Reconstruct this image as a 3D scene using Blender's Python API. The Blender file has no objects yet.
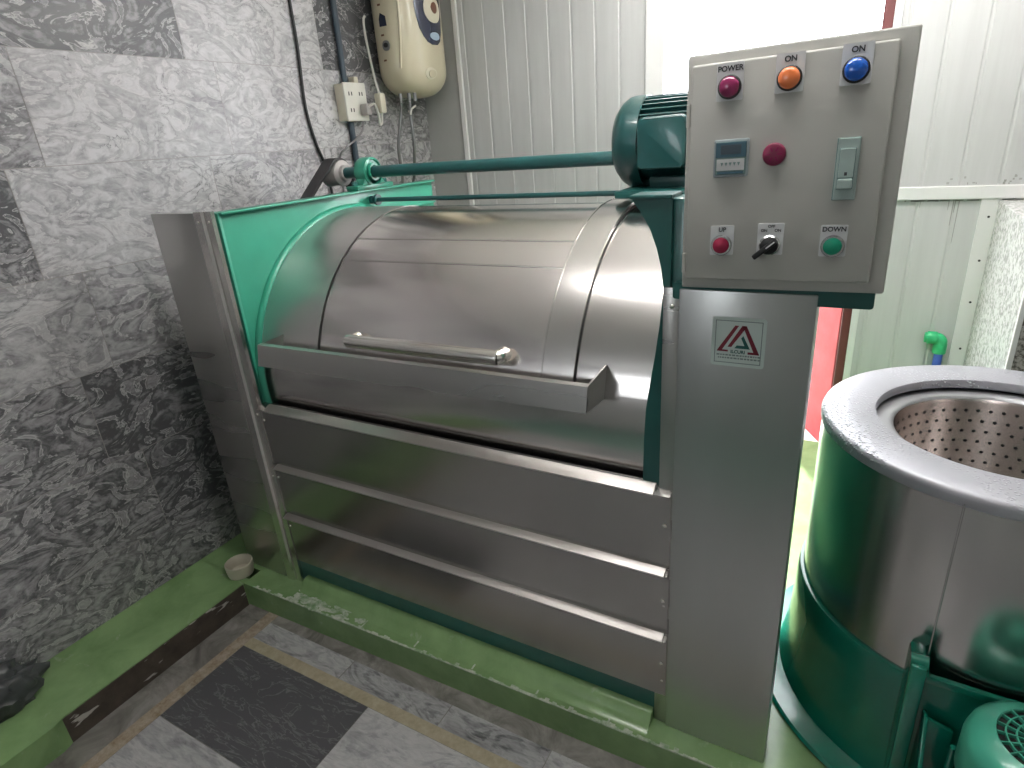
import bpy, bmesh, math, random
from mathutils import Matrix, Vector

scn = bpy.context.scene
COL = scn.collection
PI = math.pi
R_ = math.radians
random.seed(7)
ZO = 0.10            # the raised plinth lies 10 cm above the tiled floor (z = 0)

# ------------------------------------------------------------------ camera
cam_d = bpy.data.cameras.new('camera')
cam = bpy.data.objects.new('camera', cam_d)
COL.objects.link(cam)
cam_d.sensor_fit = 'HORIZONTAL'
cam_d.sensor_width = 36.0
cam_d.lens = 605.78 / 1024 * 36.0
cam_d.clip_start = 0.02
RW = Matrix(((0.8718883, 0.4844256, -0.0717116), (0.1236631, -0.3594932, -0.9249173), (-0.4738335, 0.7975566, -0.3733435)))
CAM_POS = Vector((0.30358, -1.17958, 1.5 + ZO))
m3 = Matrix((RW[0], -RW[1], -RW[2])).transposed()
cam.matrix_world = Matrix.Translation(CAM_POS) @ m3.to_4x4()
scn.camera = cam

# ------------------------------------------------------------------ light and exposure
scn.view_settings.view_transform = 'Standard'
scn.view_settings.look = 'None'
scn.view_settings.gamma = 1.0
scn.view_settings.use_curve_mapping = False
scn.view_settings.exposure = 0.33
scn.cycles.use_denoising = True
scn.cycles.max_bounces = 8
scn.cycles.diffuse_bounces = 5
scn.cycles.glossy_bounces = 5
scn.cycles.caustics_reflective = False
scn.cycles.caustics_refractive = False
scn.cycles.sample_clamp_indirect = 6.0

w = bpy.data.worlds.new('sky')
scn.world = w
w.use_nodes = True
wn = w.node_tree.nodes
wn['Background'].inputs['Color'].default_value = (0.93, 0.97, 1.0, 1)
wn['Background'].inputs['Strength'].default_value = 7.5


def area(name, loc, rot, sx, sy, power, color=(1, 1, 1), portal=False):
    d = bpy.data.lights.new(name, 'AREA')
    d.shape = 'RECTANGLE'
    d.size, d.size_y = sx, sy
    d.energy = power
    d.color = color
    o = bpy.data.objects.new(name, d)
    COL.objects.link(o)
    o.location = loc
    o.rotation_euler = rot
    if portal:
        d.cycles.is_portal = True
    return o


sun_d = bpy.data.lights.new('sun', 'SUN')
sun_d.energy = 13.0
sun_d.angle = R_(1.5)
sun_d.color = (1.0, 0.985, 0.96)
sun = bpy.data.objects.new('sun', sun_d)
COL.objects.link(sun)
sun.rotation_euler = Vector((0.10, -0.50, -0.86)).to_track_quat('-Z', 'Y').to_euler()

# openings that let the daylight in
area('door_daylight_portal', (-0.14, 1.90, 1.3), (R_(-90), 0, 0), 0.84, 2.6, 1, portal=True)
# ceiling fittings
area('window_daylight_portal', (-1.35, -3.98, 2.04 + ZO), (R_(90), 0, 0), 0.8, 0.64, 1, portal=True)
# twin-tube battens: x, y, tube length, tube radiance; the second is added for light
LAMPS = ((-0.10, -0.15, 1.30, 34.0), (0.15, 1.15, 1.30, 46.0))

# ------------------------------------------------------------------ materials
MATS = {}


def nmat(name):
    m = bpy.data.materials.new(name)
    m.use_nodes = True
    nt = m.node_tree
    b = nt.nodes['Principled BSDF']
    MATS[name] = m
    return m, nt, b


def N(nt, t, **kw):
    n = nt.nodes.new(t)
    for k, v in kw.items():
        setattr(n, k, v)
    return n


def ramp(nt, src, stops, interp='LINEAR'):
    r = N(nt, 'ShaderNodeValToRGB')
    r.color_ramp.interpolation = interp
    el = r.color_ramp.elements
    while len(el) < len(stops):
        el.new(0.5)
    for e, (p, c) in zip(el, stops):
        e.position = p
        e.color = c if len(c) == 4 else (*c, 1)
    nt.links.new(src, r.inputs['Fac'])
    return r.outputs['Color']


def noise(nt, vec, scale, detail=3.0, rough=0.5, dist=0.0):
    n = N(nt, 'ShaderNodeTexNoise')
    n.inputs['Scale'].default_value = scale
    n.inputs['Detail'].default_value = detail
    n.inputs['Roughness'].default_value = rough
    n.inputs['Distortion'].default_value = dist
    if vec is not None:
        nt.links.new(vec, n.inputs['Vector'])
    return n.outputs['Fac']


def objvec(nt, scale=(1, 1, 1), rot=(0, 0, 0)):
    tc = N(nt, 'ShaderNodeTexCoord')
    mp = N(nt, 'ShaderNodeMapping')
    mp.inputs['Scale'].default_value = scale
    mp.inputs['Rotation'].default_value = rot
    nt.links.new(tc.outputs['Object'], mp.inputs['Vector'])
    return mp.outputs['Vector']


def mixc(nt, fac, a, b, mode='MIX'):
    m = N(nt, 'ShaderNodeMix', data_type='RGBA', blend_type=mode)
    for sock, v in ((m.inputs[0], fac), (m.inputs[6], a), (m.inputs[7], b)):
        if hasattr(v, 'links') or hasattr(v, 'is_linked'):
            nt.links.new(v, sock)
        elif isinstance(v, (int, float)):
            sock.default_value = v
        else:
            sock.default_value = v if len(v) == 4 else (*v, 1)
    return m.outputs[2]


def math_(nt, op, a, b=None, c=None):
    m = N(nt, 'ShaderNodeMath', operation=op)
    for i, v in enumerate((a, b, c)):
        if v is None:
            continue
        if isinstance(v, (int, float)):
            m.inputs[i].default_value = v
        else:
            nt.links.new(v, m.inputs[i])
    return m.outputs[0]


def bump(nt, bsdf, h, strength=0.2, dist=0.01):
    b = N(nt, 'ShaderNodeBump')
    b.inputs['Strength'].default_value = strength
    b.inputs['Distance'].default_value = dist
    nt.links.new(h, b.inputs['Height'])
    nt.links.new(b.outputs['Normal'], bsdf.inputs['Normal'])


def plain(name, col, rough=0.5, metal=0.0, coat=0.0, var=0.08, bumps=0.0, bscale=40, spec=0.5):
    m, nt, b = nmat(name)
    v = objvec(nt)
    f = noise(nt, v, 9, 4, 0.6)
    lo = tuple(max(0, c * (1 - var)) for c in col)
    hi = tuple(min(1, c * (1 + var)) for c in col)
    nt.links.new(ramp(nt, f, [(0.3, lo), (0.7, hi)]), b.inputs['Base Color'])
    b.inputs['Roughness'].default_value = rough
    b.inputs['Metallic'].default_value = metal
    b.inputs['Coat Weight'].default_value = coat
    b.inputs['Coat Roughness'].default_value = 0.08
    b.inputs['Specular IOR Level'].default_value = spec
    if bumps:
        bump(nt, b, noise(nt, v, bscale, 3), bumps, 0.004)
    return m


def steel(name, col=(0.60, 0.58, 0.56), rough=0.28, brush=(2, 160, 160), bs=0.06, wob=0.0, wobscale=2.5):
    m, nt, b = nmat(name)
    v2 = objvec(nt, tuple(min(6.0, 0.06 * k) + 0.6 for k in brush))
    g = noise(nt, v2, 2.0, 2, 0.5)
    lo = tuple(c * 0.97 for c in col)
    hi = tuple(min(1, c * 1.02) for c in col)
    nt.links.new(ramp(nt, g, [(0.3, lo), (0.7, hi)]), b.inputs['Base Color'])
    b.inputs['Metallic'].default_value = 1.0
    nt.links.new(math_(nt, 'MULTIPLY_ADD', g, 0.06, rough - 0.03), b.inputs['Roughness'])
    v2 = objvec(nt)
    if not wob:
        return m
    h = math_(nt, 'MULTIPLY', noise(nt, v2, wobscale, 1, 0.4), wob)
    bn = N(nt, 'ShaderNodeBump')
    bn.inputs['Strength'].default_value = 1.0
    bn.inputs['Distance'].default_value = 1.0 * bs / 0.06
    nt.links.new(h, bn.inputs['Height'])
    nt.links.new(bn.outputs['Normal'], b.inputs['Normal'])
    return m


def marble(name, rough=0.32, cols=((0.085, 0.085, 0.09), (0.32, 0.31, 0.32), (0.56, 0.55, 0.56)), scale=6.5, stretch=(1, 0.8, 1.35), freq=22.0, v1=0.8, v2=0.72):
    """swirly veined slabs; tone and seed are written per tile"""
    m, nt, b = nmat(name)
    tc = N(nt, 'ShaderNodeTexCoord')
    mp = N(nt, 'ShaderNodeMapping')
    mp.inputs['Scale'].default_value = stretch
    at = N(nt, 'ShaderNodeAttribute', attribute_name='seed')
    tn = N(nt, 'ShaderNodeAttribute', attribute_name='tone')
    va = N(nt, 'ShaderNodeVectorMath', operation='ADD')
    nt.links.new(tc.outputs['Object'], mp.inputs['Vector'])
    nt.links.new(mp.outputs['Vector'], va.inputs[0])
    nt.links.new(at.outputs['Vector'], va.inputs[1])
    vec = va.outputs[0]
    big = noise(nt, vec, scale * 0.35, 3, 0.55, 1.2)
    n1 = noise(nt, vec, scale, 5, 0.55, 2.6)
    n2 = noise(nt, vec, scale * 3.0, 5, 0.62, 2.2)
    # contour bands give the swirls
    s = math_(nt, 'SINE', math_(nt, 'MULTIPLY', n1, freq))
    s = math_(nt, 'MULTIPLY_ADD', s, 0.5, 0.5)
    base = math_(nt, 'MULTIPLY_ADD', s, 0.22, math_(nt, 'MULTIPLY', n2, 0.72))
    base = math_(nt, 'MULTIPLY_ADD', big, 0.5, math_(nt, 'ADD', base, -0.18))
    base = math_(nt, 'ADD', base, math_(nt, 'MULTIPLY_ADD', tn.outputs['Fac'], 1.0, -0.5))
    c = ramp(nt, base, [(0.20, cols[0]), (0.48, cols[1]), (0.82, cols[2])])
    vein = math_(nt, 'ABSOLUTE', math_(nt, 'ADD', n1, -0.47))
    vm = ramp(nt, vein, [(0.0, (1, 1, 1)), (0.012, (0, 0, 0))])
    vg = ramp(nt, big, [(0.52, (0, 0, 0)), (0.62, (1, 1, 1))])
    fac = math_(nt, 'MULTIPLY', math_(nt, 'MULTIPLY', vm, vg), v1)
    c = mixc(nt, fac, c, (0.035, 0.035, 0.04))
    vein2 = math_(nt, 'ABSOLUTE', math_(nt, 'ADD', n1, -0.56))
    vm2 = ramp(nt, vein2, [(0.0, (1, 1, 1)), (0.022, (0, 0, 0))])
    c = mixc(nt, math_(nt, 'MULTIPLY', vm2, v2), c, (0.62, 0.60, 0.60))
    nt.links.new(c, b.inputs['Base Color'])
    b.inputs['Roughness'].default_value = rough
    b.inputs['Specular IOR Level'].default_value = 0.45
    return m


marble('marble_wall')
marble('marble_floor', rough=0.45, cols=((0.07, 0.07, 0.075), (0.26, 0.26, 0.265), (0.45, 0.44, 0.44)), scale=5.0, stretch=(0.8, 2.6, 1), freq=16.0, v1=0.3, v2=0.16)
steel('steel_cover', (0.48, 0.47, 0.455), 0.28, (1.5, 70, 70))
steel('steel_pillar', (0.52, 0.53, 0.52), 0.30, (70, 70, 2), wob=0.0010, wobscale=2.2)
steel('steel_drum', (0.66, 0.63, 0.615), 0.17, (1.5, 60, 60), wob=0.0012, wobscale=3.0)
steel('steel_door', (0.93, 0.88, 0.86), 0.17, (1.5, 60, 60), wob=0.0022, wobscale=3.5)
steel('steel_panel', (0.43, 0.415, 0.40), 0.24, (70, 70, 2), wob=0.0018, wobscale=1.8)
steel('steel_bright', (0.74, 0.71, 0.69), 0.22, (120, 120, 120))
steel('steel_sheet', (0.70, 0.67, 0.655), 0.36, (1.5, 60, 60), wob=0.0008, wobscale=3.0)
steel('steel_lip', (0.52, 0.49, 0.47), 0.42, (3, 150, 150))
steel('steel_chrome', (0.92, 0.89, 0.84), 0.22, (80, 80, 80))
steel('steel_shell', (0.60, 0.58, 0.57), 0.20, (260, 260, 4), bs=0.03)
steel('steel_basket', (0.66, 0.61, 0.585), 0.20, (20, 20, 2))
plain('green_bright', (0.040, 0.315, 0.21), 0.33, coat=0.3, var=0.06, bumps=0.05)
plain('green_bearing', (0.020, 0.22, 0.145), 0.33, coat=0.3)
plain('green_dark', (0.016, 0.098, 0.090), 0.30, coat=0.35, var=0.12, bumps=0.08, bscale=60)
plain('green_body', (0.004, 0.16, 0.105), 0.22, coat=0.5, var=0.06)
plain('green_pipe_paint', (0.014, 0.085, 0.085), 0.32, coat=0.2, var=0.10, bumps=0.08)
plain('motor_paint', (0.012, 0.066, 0.066), 0.28, coat=0.4, var=0.15, bumps=0.25, bscale=45)
plain('green_fan_cover_lit', (0.06, 0.36, 0.25), 0.32, coat=0.3)  # body green lightened to paint in the light falling on the cover
plain('black', (0.012, 0.012, 0.013), 0.5)
plain('black_hole', (0.004, 0.004, 0.004), 0.8)
plain('rubber_and_gap_shade', (0.022, 0.020, 0.022), 0.65)  # belt rubber, also the painted shade in door and panel gaps
plain('grey_iron', (0.30, 0.28, 0.27), 0.5, var=0.2)
plain('box_paint', (0.46, 0.45, 0.42), 0.42, var=0.02)
plain('plate_white', (0.66, 0.66, 0.67), 0.4, var=0.02)
plain('ink', (0.03, 0.03, 0.035), 0.6)
plain('ring_steel', (0.55, 0.55, 0.55), 0.25, metal=1.0)
plain('lens_magenta', (0.28, 0.02, 0.10), 0.22, coat=0.5)
plain('lens_orange', (0.80, 0.20, 0.06), 0.22, coat=0.5)
plain('lens_blue', (0.01, 0.10, 0.50), 0.18, coat=0.5)
plain('button_red', (0.30, 0.012, 0.05), 0.35)
plain('button_green', (0.005, 0.24, 0.14), 0.35)
plain('buzzer_red', (0.20, 0.012, 0.055), 0.4)
plain('timer_grey', (0.30, 0.34, 0.36), 0.35)
plain('timer_screen', (0.055, 0.12, 0.16), 0.2)
plain('timer_light', (0.50, 0.50, 0.50), 0.4)
plain('breaker_grey', (0.34, 0.42, 0.40), 0.35)
plain('breaker_edge', (0.14, 0.22, 0.21), 0.4)
plain('sticker_white', (0.62, 0.70, 0.67), 0.4, var=0.02)
plain('sticker_red', (0.20, 0.015, 0.03), 0.5)
plain('sticker_green', (0.01, 0.10, 0.09), 0.5)
plain('sticker_grey', (0.22, 0.28, 0.27), 0.5)
plain('cream', (0.52, 0.47, 0.34), 0.30, coat=0.2, var=0.03)
plain('cream_light', (0.60, 0.56, 0.45), 0.4, var=0.03)
plain('navy', (0.02, 0.025, 0.05), 0.2, coat=0.4)
plain('brown', (0.12, 0.045, 0.02), 0.4)
plain('pale_blue', (0.35, 0.45, 0.55), 0.35)
plain('hose_grey', (0.20, 0.20, 0.20), 0.35, metal=0.6)
plain('conduit_blue', (0.035, 0.055, 0.075), 0.45)
plain('plug_white', (0.62, 0.60, 0.55), 0.4)
plain('pipe_green', (0.03, 0.40, 0.16), 0.35)
plain('pipe_blue', (0.06, 0.12, 0.55), 0.4)
plain('red_door', (0.40, 0.085, 0.09), 0.8, var=0.15, spec=0.1)
plain('red_frame', (0.11, 0.025, 0.025), 0.5)
plain('white_trim', (0.74, 0.73, 0.72), 0.4, var=0.02)
plain('grey_trim', (0.40, 0.40, 0.385), 0.45, var=0.03)
plain('ceiling_white', (0.88, 0.87, 0.85), 0.7, var=0.02)
plain('lid_grey', (0.37, 0.365, 0.40), 0.38, metal=0.25, var=0.03)
plain('lid_trim', (0.42, 0.42, 0.44), 0.30, metal=0.6)
plain('bag_dark', (0.045, 0.05, 0.05), 0.38, var=0.5, bumps=0.5, bscale=25)
plain('cup_cream', (0.46, 0.43, 0.34), 0.45, var=0.06)
plain('grime', (0.30, 0.30, 0.28), 0.7, var=0.3)
plain('teal_floor', (0.13, 0.25, 0.20), 0.3, var=0.1)
plain('concrete_out', (0.72, 0.70, 0.66), 0.8, var=0.1)

# white insulated panels with vertical ribs
m, nt, b = nmat('white_panel')
v = objvec(nt)
f = noise(nt, objvec(nt, (8, 8, 0.6)), 3, 4, 0.6)
c = ramp(nt, f, [(0.25, (0.48, 0.48, 0.475)), (0.6, (0.53, 0.53, 0.525)), (0.8, (0.545, 0.545, 0.54))])
nt.links.new(c, b.inputs['Base Color'])
b.inputs['Roughness'].default_value = 0.42

# painted green concrete, scuffed, with whitish lime marks
m, nt, b = nmat('green_floor')
v = objvec(nt)
f = noise(nt, v, 6, 5, 0.6, 0.4)
c = ramp(nt, f, [(0.3, (0.145, 0.245, 0.10)), (0.65, (0.22, 0.345, 0.155))])
g = noise(nt, v, 14, 6, 0.7, 0.6)
fac = math_(nt, 'MULTIPLY', ramp(nt, g, [(0.62, (0, 0, 0)), (0.72, (1, 1, 1))]), 0.35)
c = mixc(nt, fac, c, (0.42, 0.47, 0.38))
nt.links.new(c, b.inputs['Base Color'])
b.inputs['Roughness'].default_value = 0.20
bump(nt, b, f, 0.15, 0.01)

# lime crumbs on the kerb edge
m, nt, b = nmat('lime_grout')
v = objvec(nt)
f = noise(nt, v, 30, 5, 0.7)
c = ramp(nt, f, [(0.35, (0.14, 0.26, 0.11)), (0.55, (0.42, 0.47, 0.37)), (0.7, (0.62, 0.64, 0.56))])
nt.links.new(c, b.inputs['Base Color'])
b.inputs['Roughness'].default_value = 0.6
bump(nt, b, f, 0.6, 0.01)

# bare brown render on the ledge side
m, nt, b = nmat('bare_render')
v = objvec(nt)
f = noise(nt, v, 12, 5, 0.65)
c = ramp(nt, f, [(0.3, (0.035, 0.026, 0.020)), (0.7, (0.085, 0.066, 0.050))])
g = noise(nt, objvec(nt, (1, 6, 26)), 1.6, 3, 0.5)
c = mixc(nt, ramp(nt, g, [(0.64, (0, 0, 0)), (0.67, (1, 1, 1))]), c, (0.42, 0.40, 0.36))
nt.links.new(c, b.inputs['Base Color'])
b.inputs['Roughness'].default_value = 0.85
bump(nt, b, f, 0.4, 0.01)

# yellow / rusty joint lines and cement dirt on the tiled floor
for nm, c0, c1 in (('joint_yellow', (0.28, 0.24, 0.155), (0.40, 0.35, 0.25)),
                   ('joint_rust', (0.20, 0.145, 0.085), (0.38, 0.33, 0.27))):
    m, nt, b = nmat(nm)
    f = noise(nt, objvec(nt), 45, 5, 0.7)
    nt.links.new(ramp(nt, f, [(0.3, c0), (0.7, c1)]), b.inputs['Base Color'])
    b.inputs['Roughness'].default_value = 0.7
m, nt, b = nmat('cement_dirt')
v = objvec(nt)
f = noise(nt, v, 7, 6, 0.65, 1.0)
c = ramp(nt, f, [(0.3, (0.06, 0.055, 0.048)), (0.48, (0.16, 0.15, 0.135)), (0.7, (0.30, 0.29, 0.27))])
nt.links.new(c, b.inputs['Base Color'])
b.inputs['Roughness'].default_value = 0.6
bump(nt, b, f, 0.3, 0.01)

# terrazzo on the stone block: door-lit and shaded faces painted as two tones
for nm, lo, hi in (('terrazzo_lit', (0.33, 0.33, 0.32), (0.60, 0.59, 0.58)), ('terrazzo_shaded', (0.10, 0.095, 0.085), (0.40, 0.38, 0.35))):
    m, nt, b = nmat(nm)
    f = noise(nt, objvec(nt), 60, 3, 0.7)
    nt.links.new(ramp(nt, f, [(0.40, lo), (0.55, hi)]), b.inputs['Base Color'])
    b.inputs['Roughness'].default_value = 0.25

# water drops on the spin dryer lid, their sparkle painted as pale specks
m = MATS['lid_grey']
nt = m.node_tree
b = nt.nodes['Principled BSDF']
vo = N(nt, 'ShaderNodeTexVoronoi')
vo.inputs['Scale'].default_value = 130
nt.links.new(objvec(nt), vo.inputs['Vector'])
d = math_(nt, 'SUBTRACT', 0.42, vo.outputs['Distance'])
d = math_(nt, 'MAXIMUM', d, 0.0)
patch = ramp(nt, noise(nt, objvec(nt), 4.5, 2), [(0.42, (0, 0, 0)), (0.58, (1, 1, 1))])
bump(nt, b, math_(nt, 'MULTIPLY', d, patch), 0.9, 0.008)
drop = ramp(nt, math_(nt, 'MULTIPLY', d, patch), [(0.16, (0, 0, 0)), (0.26, (1, 1, 1))])
old = b.inputs['Base Color'].links[0].from_socket
nt.links.new(mixc(nt, math_(nt, 'MULTIPLY', drop, 0.55), old, (0.80, 0.80, 0.83)), b.inputs['Base Color'])


# ------------------------------------------------------------------ mesh builder
class MB:
    def __init__(self):
        self.bm = bmesh.new()

    def _merge(self, t, mat=0, mtx=None):
        if mtx is not None:
            bmesh.ops.transform(t, matrix=mtx, verts=t.verts)
        for f in t.faces:
            f.material_index = mat
        me = bpy.data.meshes.new('tmp')
        t.to_mesh(me)
        t.free()
        self.bm.from_mesh(me)
        bpy.data.meshes.remove(me)
        return self

    def box(self, x0, x1, y0, y1, z0, z1, mat=0, bev=0.0, seg=2, mtx=None):
        t = bmesh.new()
        bmesh.ops.create_cube(t, size=1)
        for v in t.verts:
            v.co = Vector(((x0 + x1) / 2 + v.co.x * (x1 - x0), (y0 + y1) / 2 + v.co.y * (y1 - y0), (z0 + z1) / 2 + v.co.z * (z1 - z0)))
        if bev:
            bmesh.ops.bevel(t, geom=list(t.edges), offset=bev, segments=seg, affect='EDGES', profile=0.5)
        return self._merge(t, mat, mtx)

    def prism(self, pts, axis, a0, a1, mat=0, bev=0.0, mtx=None):
        """polygon pts in the two other axes (in x,y,z order), extruded along axis from a0 to a1"""
        t = bmesh.new()

        def P(p, a):
            return {'x': (a, p[0], p[1]), 'y': (p[0], a, p[1]), 'z': (p[0], p[1], a)}[axis]
        v0 = [t.verts.new(P(p, a0)) for p in pts]
        v1 = [t.verts.new(P(p, a1)) for p in pts]
        n = len(pts)
        t.faces.new(v0)
        t.faces.new(v1[::-1])
        for i in range(n):
            t.faces.new((v0[(i + 1) % n], v0[i], v1[i], v1[(i + 1) % n]))
        bmesh.ops.recalc_face_normals(t, faces=t.faces)
        if bev:
            bmesh.ops.bevel(t, geom=list(t.edges), offset=bev, segments=2, affect='EDGES', profile=0.5)
        return self._merge(t, mat, mtx)

    def lathe(self, prof, c, axis='z', seg=48, mat=0, a0=0.0, a1=2 * PI, mtx=None, closed=False):
        """prof: (radius, height along axis) list"""
        t = bmesh.new()
        full = abs(a1 - a0 - 2 * PI) < 1e-6
        n = seg if full else seg + 1
        rings = []
        for i in range(n):
            a = a0 + (a1 - a0) * i / seg
            ring = []
            for r, h in prof:
                u, v_ = r * math.cos(a), r * math.sin(a)
                co = {'z': (c[0] + u, c[1] + v_, c[2] + h), 'x': (c[0] + h, c[1] + u, c[2] + v_), 'y': (c[0] + u, c[1] + h, c[2] + v_)}[axis]
                ring.append(t.verts.new(co))
            rings.append(ring)
        m_ = len(prof)
        for i in range(seg):
            A, B = rings[i], rings[(i + 1) % n]
            for j in range(m_ if closed else m_ - 1):
                k = (j + 1) % m_
                t.faces.new((A[j], B[j], B[k], A[k]))
        bmesh.ops.remove_doubles(t, verts=t.verts, dist=1e-6)
        bmesh.ops.recalc_face_normals(t, faces=t.faces)
        return self._merge(t, mat, mtx)

    def cyl(self, axis, c, r, a0, a1, seg=32, mat=0, bev=0.0, mtx=None):
        h0, h1 = min(a0, a1), max(a0, a1)
        if bev:
            prof = [(1e-6, h0), (r - bev, h0), (r - bev * 0.3, h0 + bev * 0.3), (r, h0 + bev), (r, h1 - bev), (r - bev * 0.3, h1 - bev * 0.3), (r - bev, h1), (1e-6, h1)]
        else:
            prof = [(1e-6, h0), (r, h0), (r, h1), (1e-6, h1)]
        return self.lathe(prof, c, axis, seg, mat, mtx=mtx)

    def tube(self, pts, r, seg=10, mat=0, smooth_n=0, mtx=None, cap=True):
        P = [Vector(p) for p in pts]
        if smooth_n:
            Q = []
            for i in range(len(P) - 1):
                p0, p1, p2, p3 = P[max(i - 1, 0)], P[i], P[i + 1], P[min(i + 2, len(P) - 1)]
                for k in range(smooth_n):
                    s = k / smooth_n
                    Q.append(0.5 * ((2 * p1) + (-p0 + p2) * s + (2 * p0 - 5 * p1 + 4 * p2 - p3) * s * s + (-p0 + 3 * p1 - 3 * p2 + p3) * s ** 3))
            Q.append(P[-1])
            P = Q
        t = bmesh.new()
        rings = []
        d0 = (P[1] - P[0]).normalized()
        up = Vector((0, 0, 1)) if abs(d0.z) < 0.9 else Vector((1, 0, 0))
        n_ = d0.cross(up).normalized()
        for i, p in enumerate(P):
            d = (P[min(i + 1, len(P) - 1)] - P[max(i - 1, 0)]).normalized()
            n_ = (n_ - d * n_.dot(d)).normalized()
            b_ = d.cross(n_)
            rr = r[i] if isinstance(r, (list, tuple)) else r
            rings.append([t.verts.new(p + (n_ * math.cos(2 * PI * k / seg) + b_ * math.sin(2 * PI * k / seg)) * rr) for k in range(seg)])
        for A, B in zip(rings, rings[1:]):
            for k in range(seg):
                t.faces.new((A[k], A[(k + 1) % seg], B[(k + 1) % seg], B[k]))
        if cap:
            t.faces.new(rings[0][::-1])
            t.faces.new(rings[-1])
        bmesh.ops.recalc_face_normals(t, faces=t.faces)
        return self._merge(t, mat, mtx)

    def shell(self, x0, x1, cy, cz, r0, r1, d0, d1, seg=40, mat=0, nx=1):
        """curved sheet round the x axis; angle in degrees, 0 = front (-y), 90 = top"""
        t = bmesh.new()
        G = []
        for i in range(seg + 1):
            a = R_(d0 + (d1 - d0) * i / seg)
            row = []
            for r in (r0, r1):
                for k in range(nx + 1):
                    row.append(t.verts.new((x0 + (x1 - x0) * k / nx, cy - r * math.cos(a), cz + r * math.sin(a))))
            G.append(row)
        m_ = nx + 1
        for i in range(seg):
            A, B = G[i], G[i + 1]
            for k in range(nx):
                t.faces.new((A[k], A[k + 1], B[k + 1], B[k]))
                t.faces.new((A[m_ + k], B[m_ + k], B[m_ + k + 1], A[m_ + k + 1]))
            t.faces.new((A[0], B[0], B[m_], A[m_]))
            t.faces.new((A[nx], A[m_ + nx], B[m_ + nx], B[nx]))
        for row in (G[0], G[-1]):
            for k in range(nx):
                t.faces.new((row[k], row[k + 1], row[m_ + k + 1], row[m_ + k]))
        bmesh.ops.recalc_face_normals(t, faces=t.faces)
        return self._merge(t, mat)

    def text(self, body, size, loc, mat=0, mtx=None, extrude=0.0004, spacing=1.0):
        """upright lettering in the x-z plane, facing -y, centred on loc"""
        cu = bpy.data.curves.new('lettering', 'FONT')
        cu.body = body
        cu.size = size
        cu.extrude = extrude
        cu.offset = size * 0.028
        cu.align_x = 'CENTER'
        cu.align_y = 'CENTER'
        cu.space_character = spacing
        o = bpy.data.objects.new('lettering', cu)
        COL.objects.link(o)
        bpy.context.view_layer.update()
        me = bpy.data.meshes.new_from_object(o.evaluated_get(bpy.context.evaluated_depsgraph_get()))
        bpy.data.objects.remove(o)
        bpy.data.curves.remove(cu)
        t = bmesh.new()
        t.from_mesh(me)
        bpy.data.meshes.remove(me)
        T = Matrix.Translation(loc) @ Matrix.Rotation(R_(90), 4, 'X')
        bmesh.ops.transform(t, matrix=T, verts=t.verts)
        return self._merge(t, mat, mtx)

    def build(self, name, mats, parent=None, origin=None, smooth=32, mtx=None):
        """links the mesh as ONE object; origin: base point for a top-level thing"""
        if isinstance(mats, str):
            mats = [mats]
        if mtx is not None:
            bmesh.ops.transform(self.bm, matrix=mtx, verts=self.bm.verts)
        me = bpy.data.meshes.new(name)
        base = Vector((0, 0, 0))
        if parent is not None:
            base = Vector(parent['_base'])
        elif origin is not None:
            base = Vector(origin)
        bmesh.ops.translate(self.bm, verts=self.bm.verts, vec=-base)
        self.bm.to_mesh(me)
        self.bm.free()
        for k in mats:
            me.materials.append(MATS[k])
        if smooth:
            for p in me.polygons:
                p.use_smooth = True
            me.set_sharp_from_angle(angle=R_(smooth))
        o = bpy.data.objects.new(name, me)
        COL.objects.link(o)
        o['_base'] = tuple(base)
        if parent is not None:
            o.parent = parent
        else:
            o.location = base + Vector((0, 0, ZO))
        return o


def tag(o, label=None, cat=None, group=None, kind=None):
    if label:
        o['label'] = label
    if cat:
        o['category'] = cat
    if group:
        o['group'] = group
    if kind:
        o['kind'] = kind
    return o


def thing(name, base, label, cat, group=None):
    o = bpy.data.objects.new(name, None)
    COL.objects.link(o)
    o.empty_display_size = 0.1
    o.location = Vector(base) + Vector((0, 0, ZO))
    o['_base'] = tuple(base)
    return tag(o, label, cat, group)


def struct(o):
    return tag(o, kind='structure')


def tiles(name, mat_list, quads):
    """quads: (4 corners, material index, tone); each tile gets its own tone and seed"""
    me = bpy.data.meshes.new(name)
    vs, fs = [], []
    for q, mi, tone in quads:
        n = len(vs)
        vs += q
        fs.append((n, n + 1, n + 2, n + 3))
    me.from_pydata(vs, [], fs)
    for k in mat_list:
        me.materials.append(MATS[k])
    rnd = random.Random(11)
    for p, (q, mi, tone) in zip(me.polygons, quads):
        p.material_index = mi
    me.attributes.new('tone', 'FLOAT', 'FACE')
    for d, (q, mi, tone) in zip(me.attributes['tone'].data, quads):
        d.value = tone
    me.attributes.new('seed', 'FLOAT_VECTOR', 'FACE')
    for d in me.attributes['seed'].data:
        d.vector = (rnd.uniform(-9, 9), rnd.uniform(-9, 9), rnd.uniform(-9, 9))
    o = bpy.data.objects.new(name, me)
    COL.objects.link(o)
    o.location = (0, 0, ZO)
    o['_base'] = (0, 0, 0)
    return struct(o)


# ================================================================== THE ROOM
XL, YB, XR, YF, ZC, ZF = -1.895, 1.835, 2.3, -4.0, 2.66, -0.10
G = 0.0012      # joint half width

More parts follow.
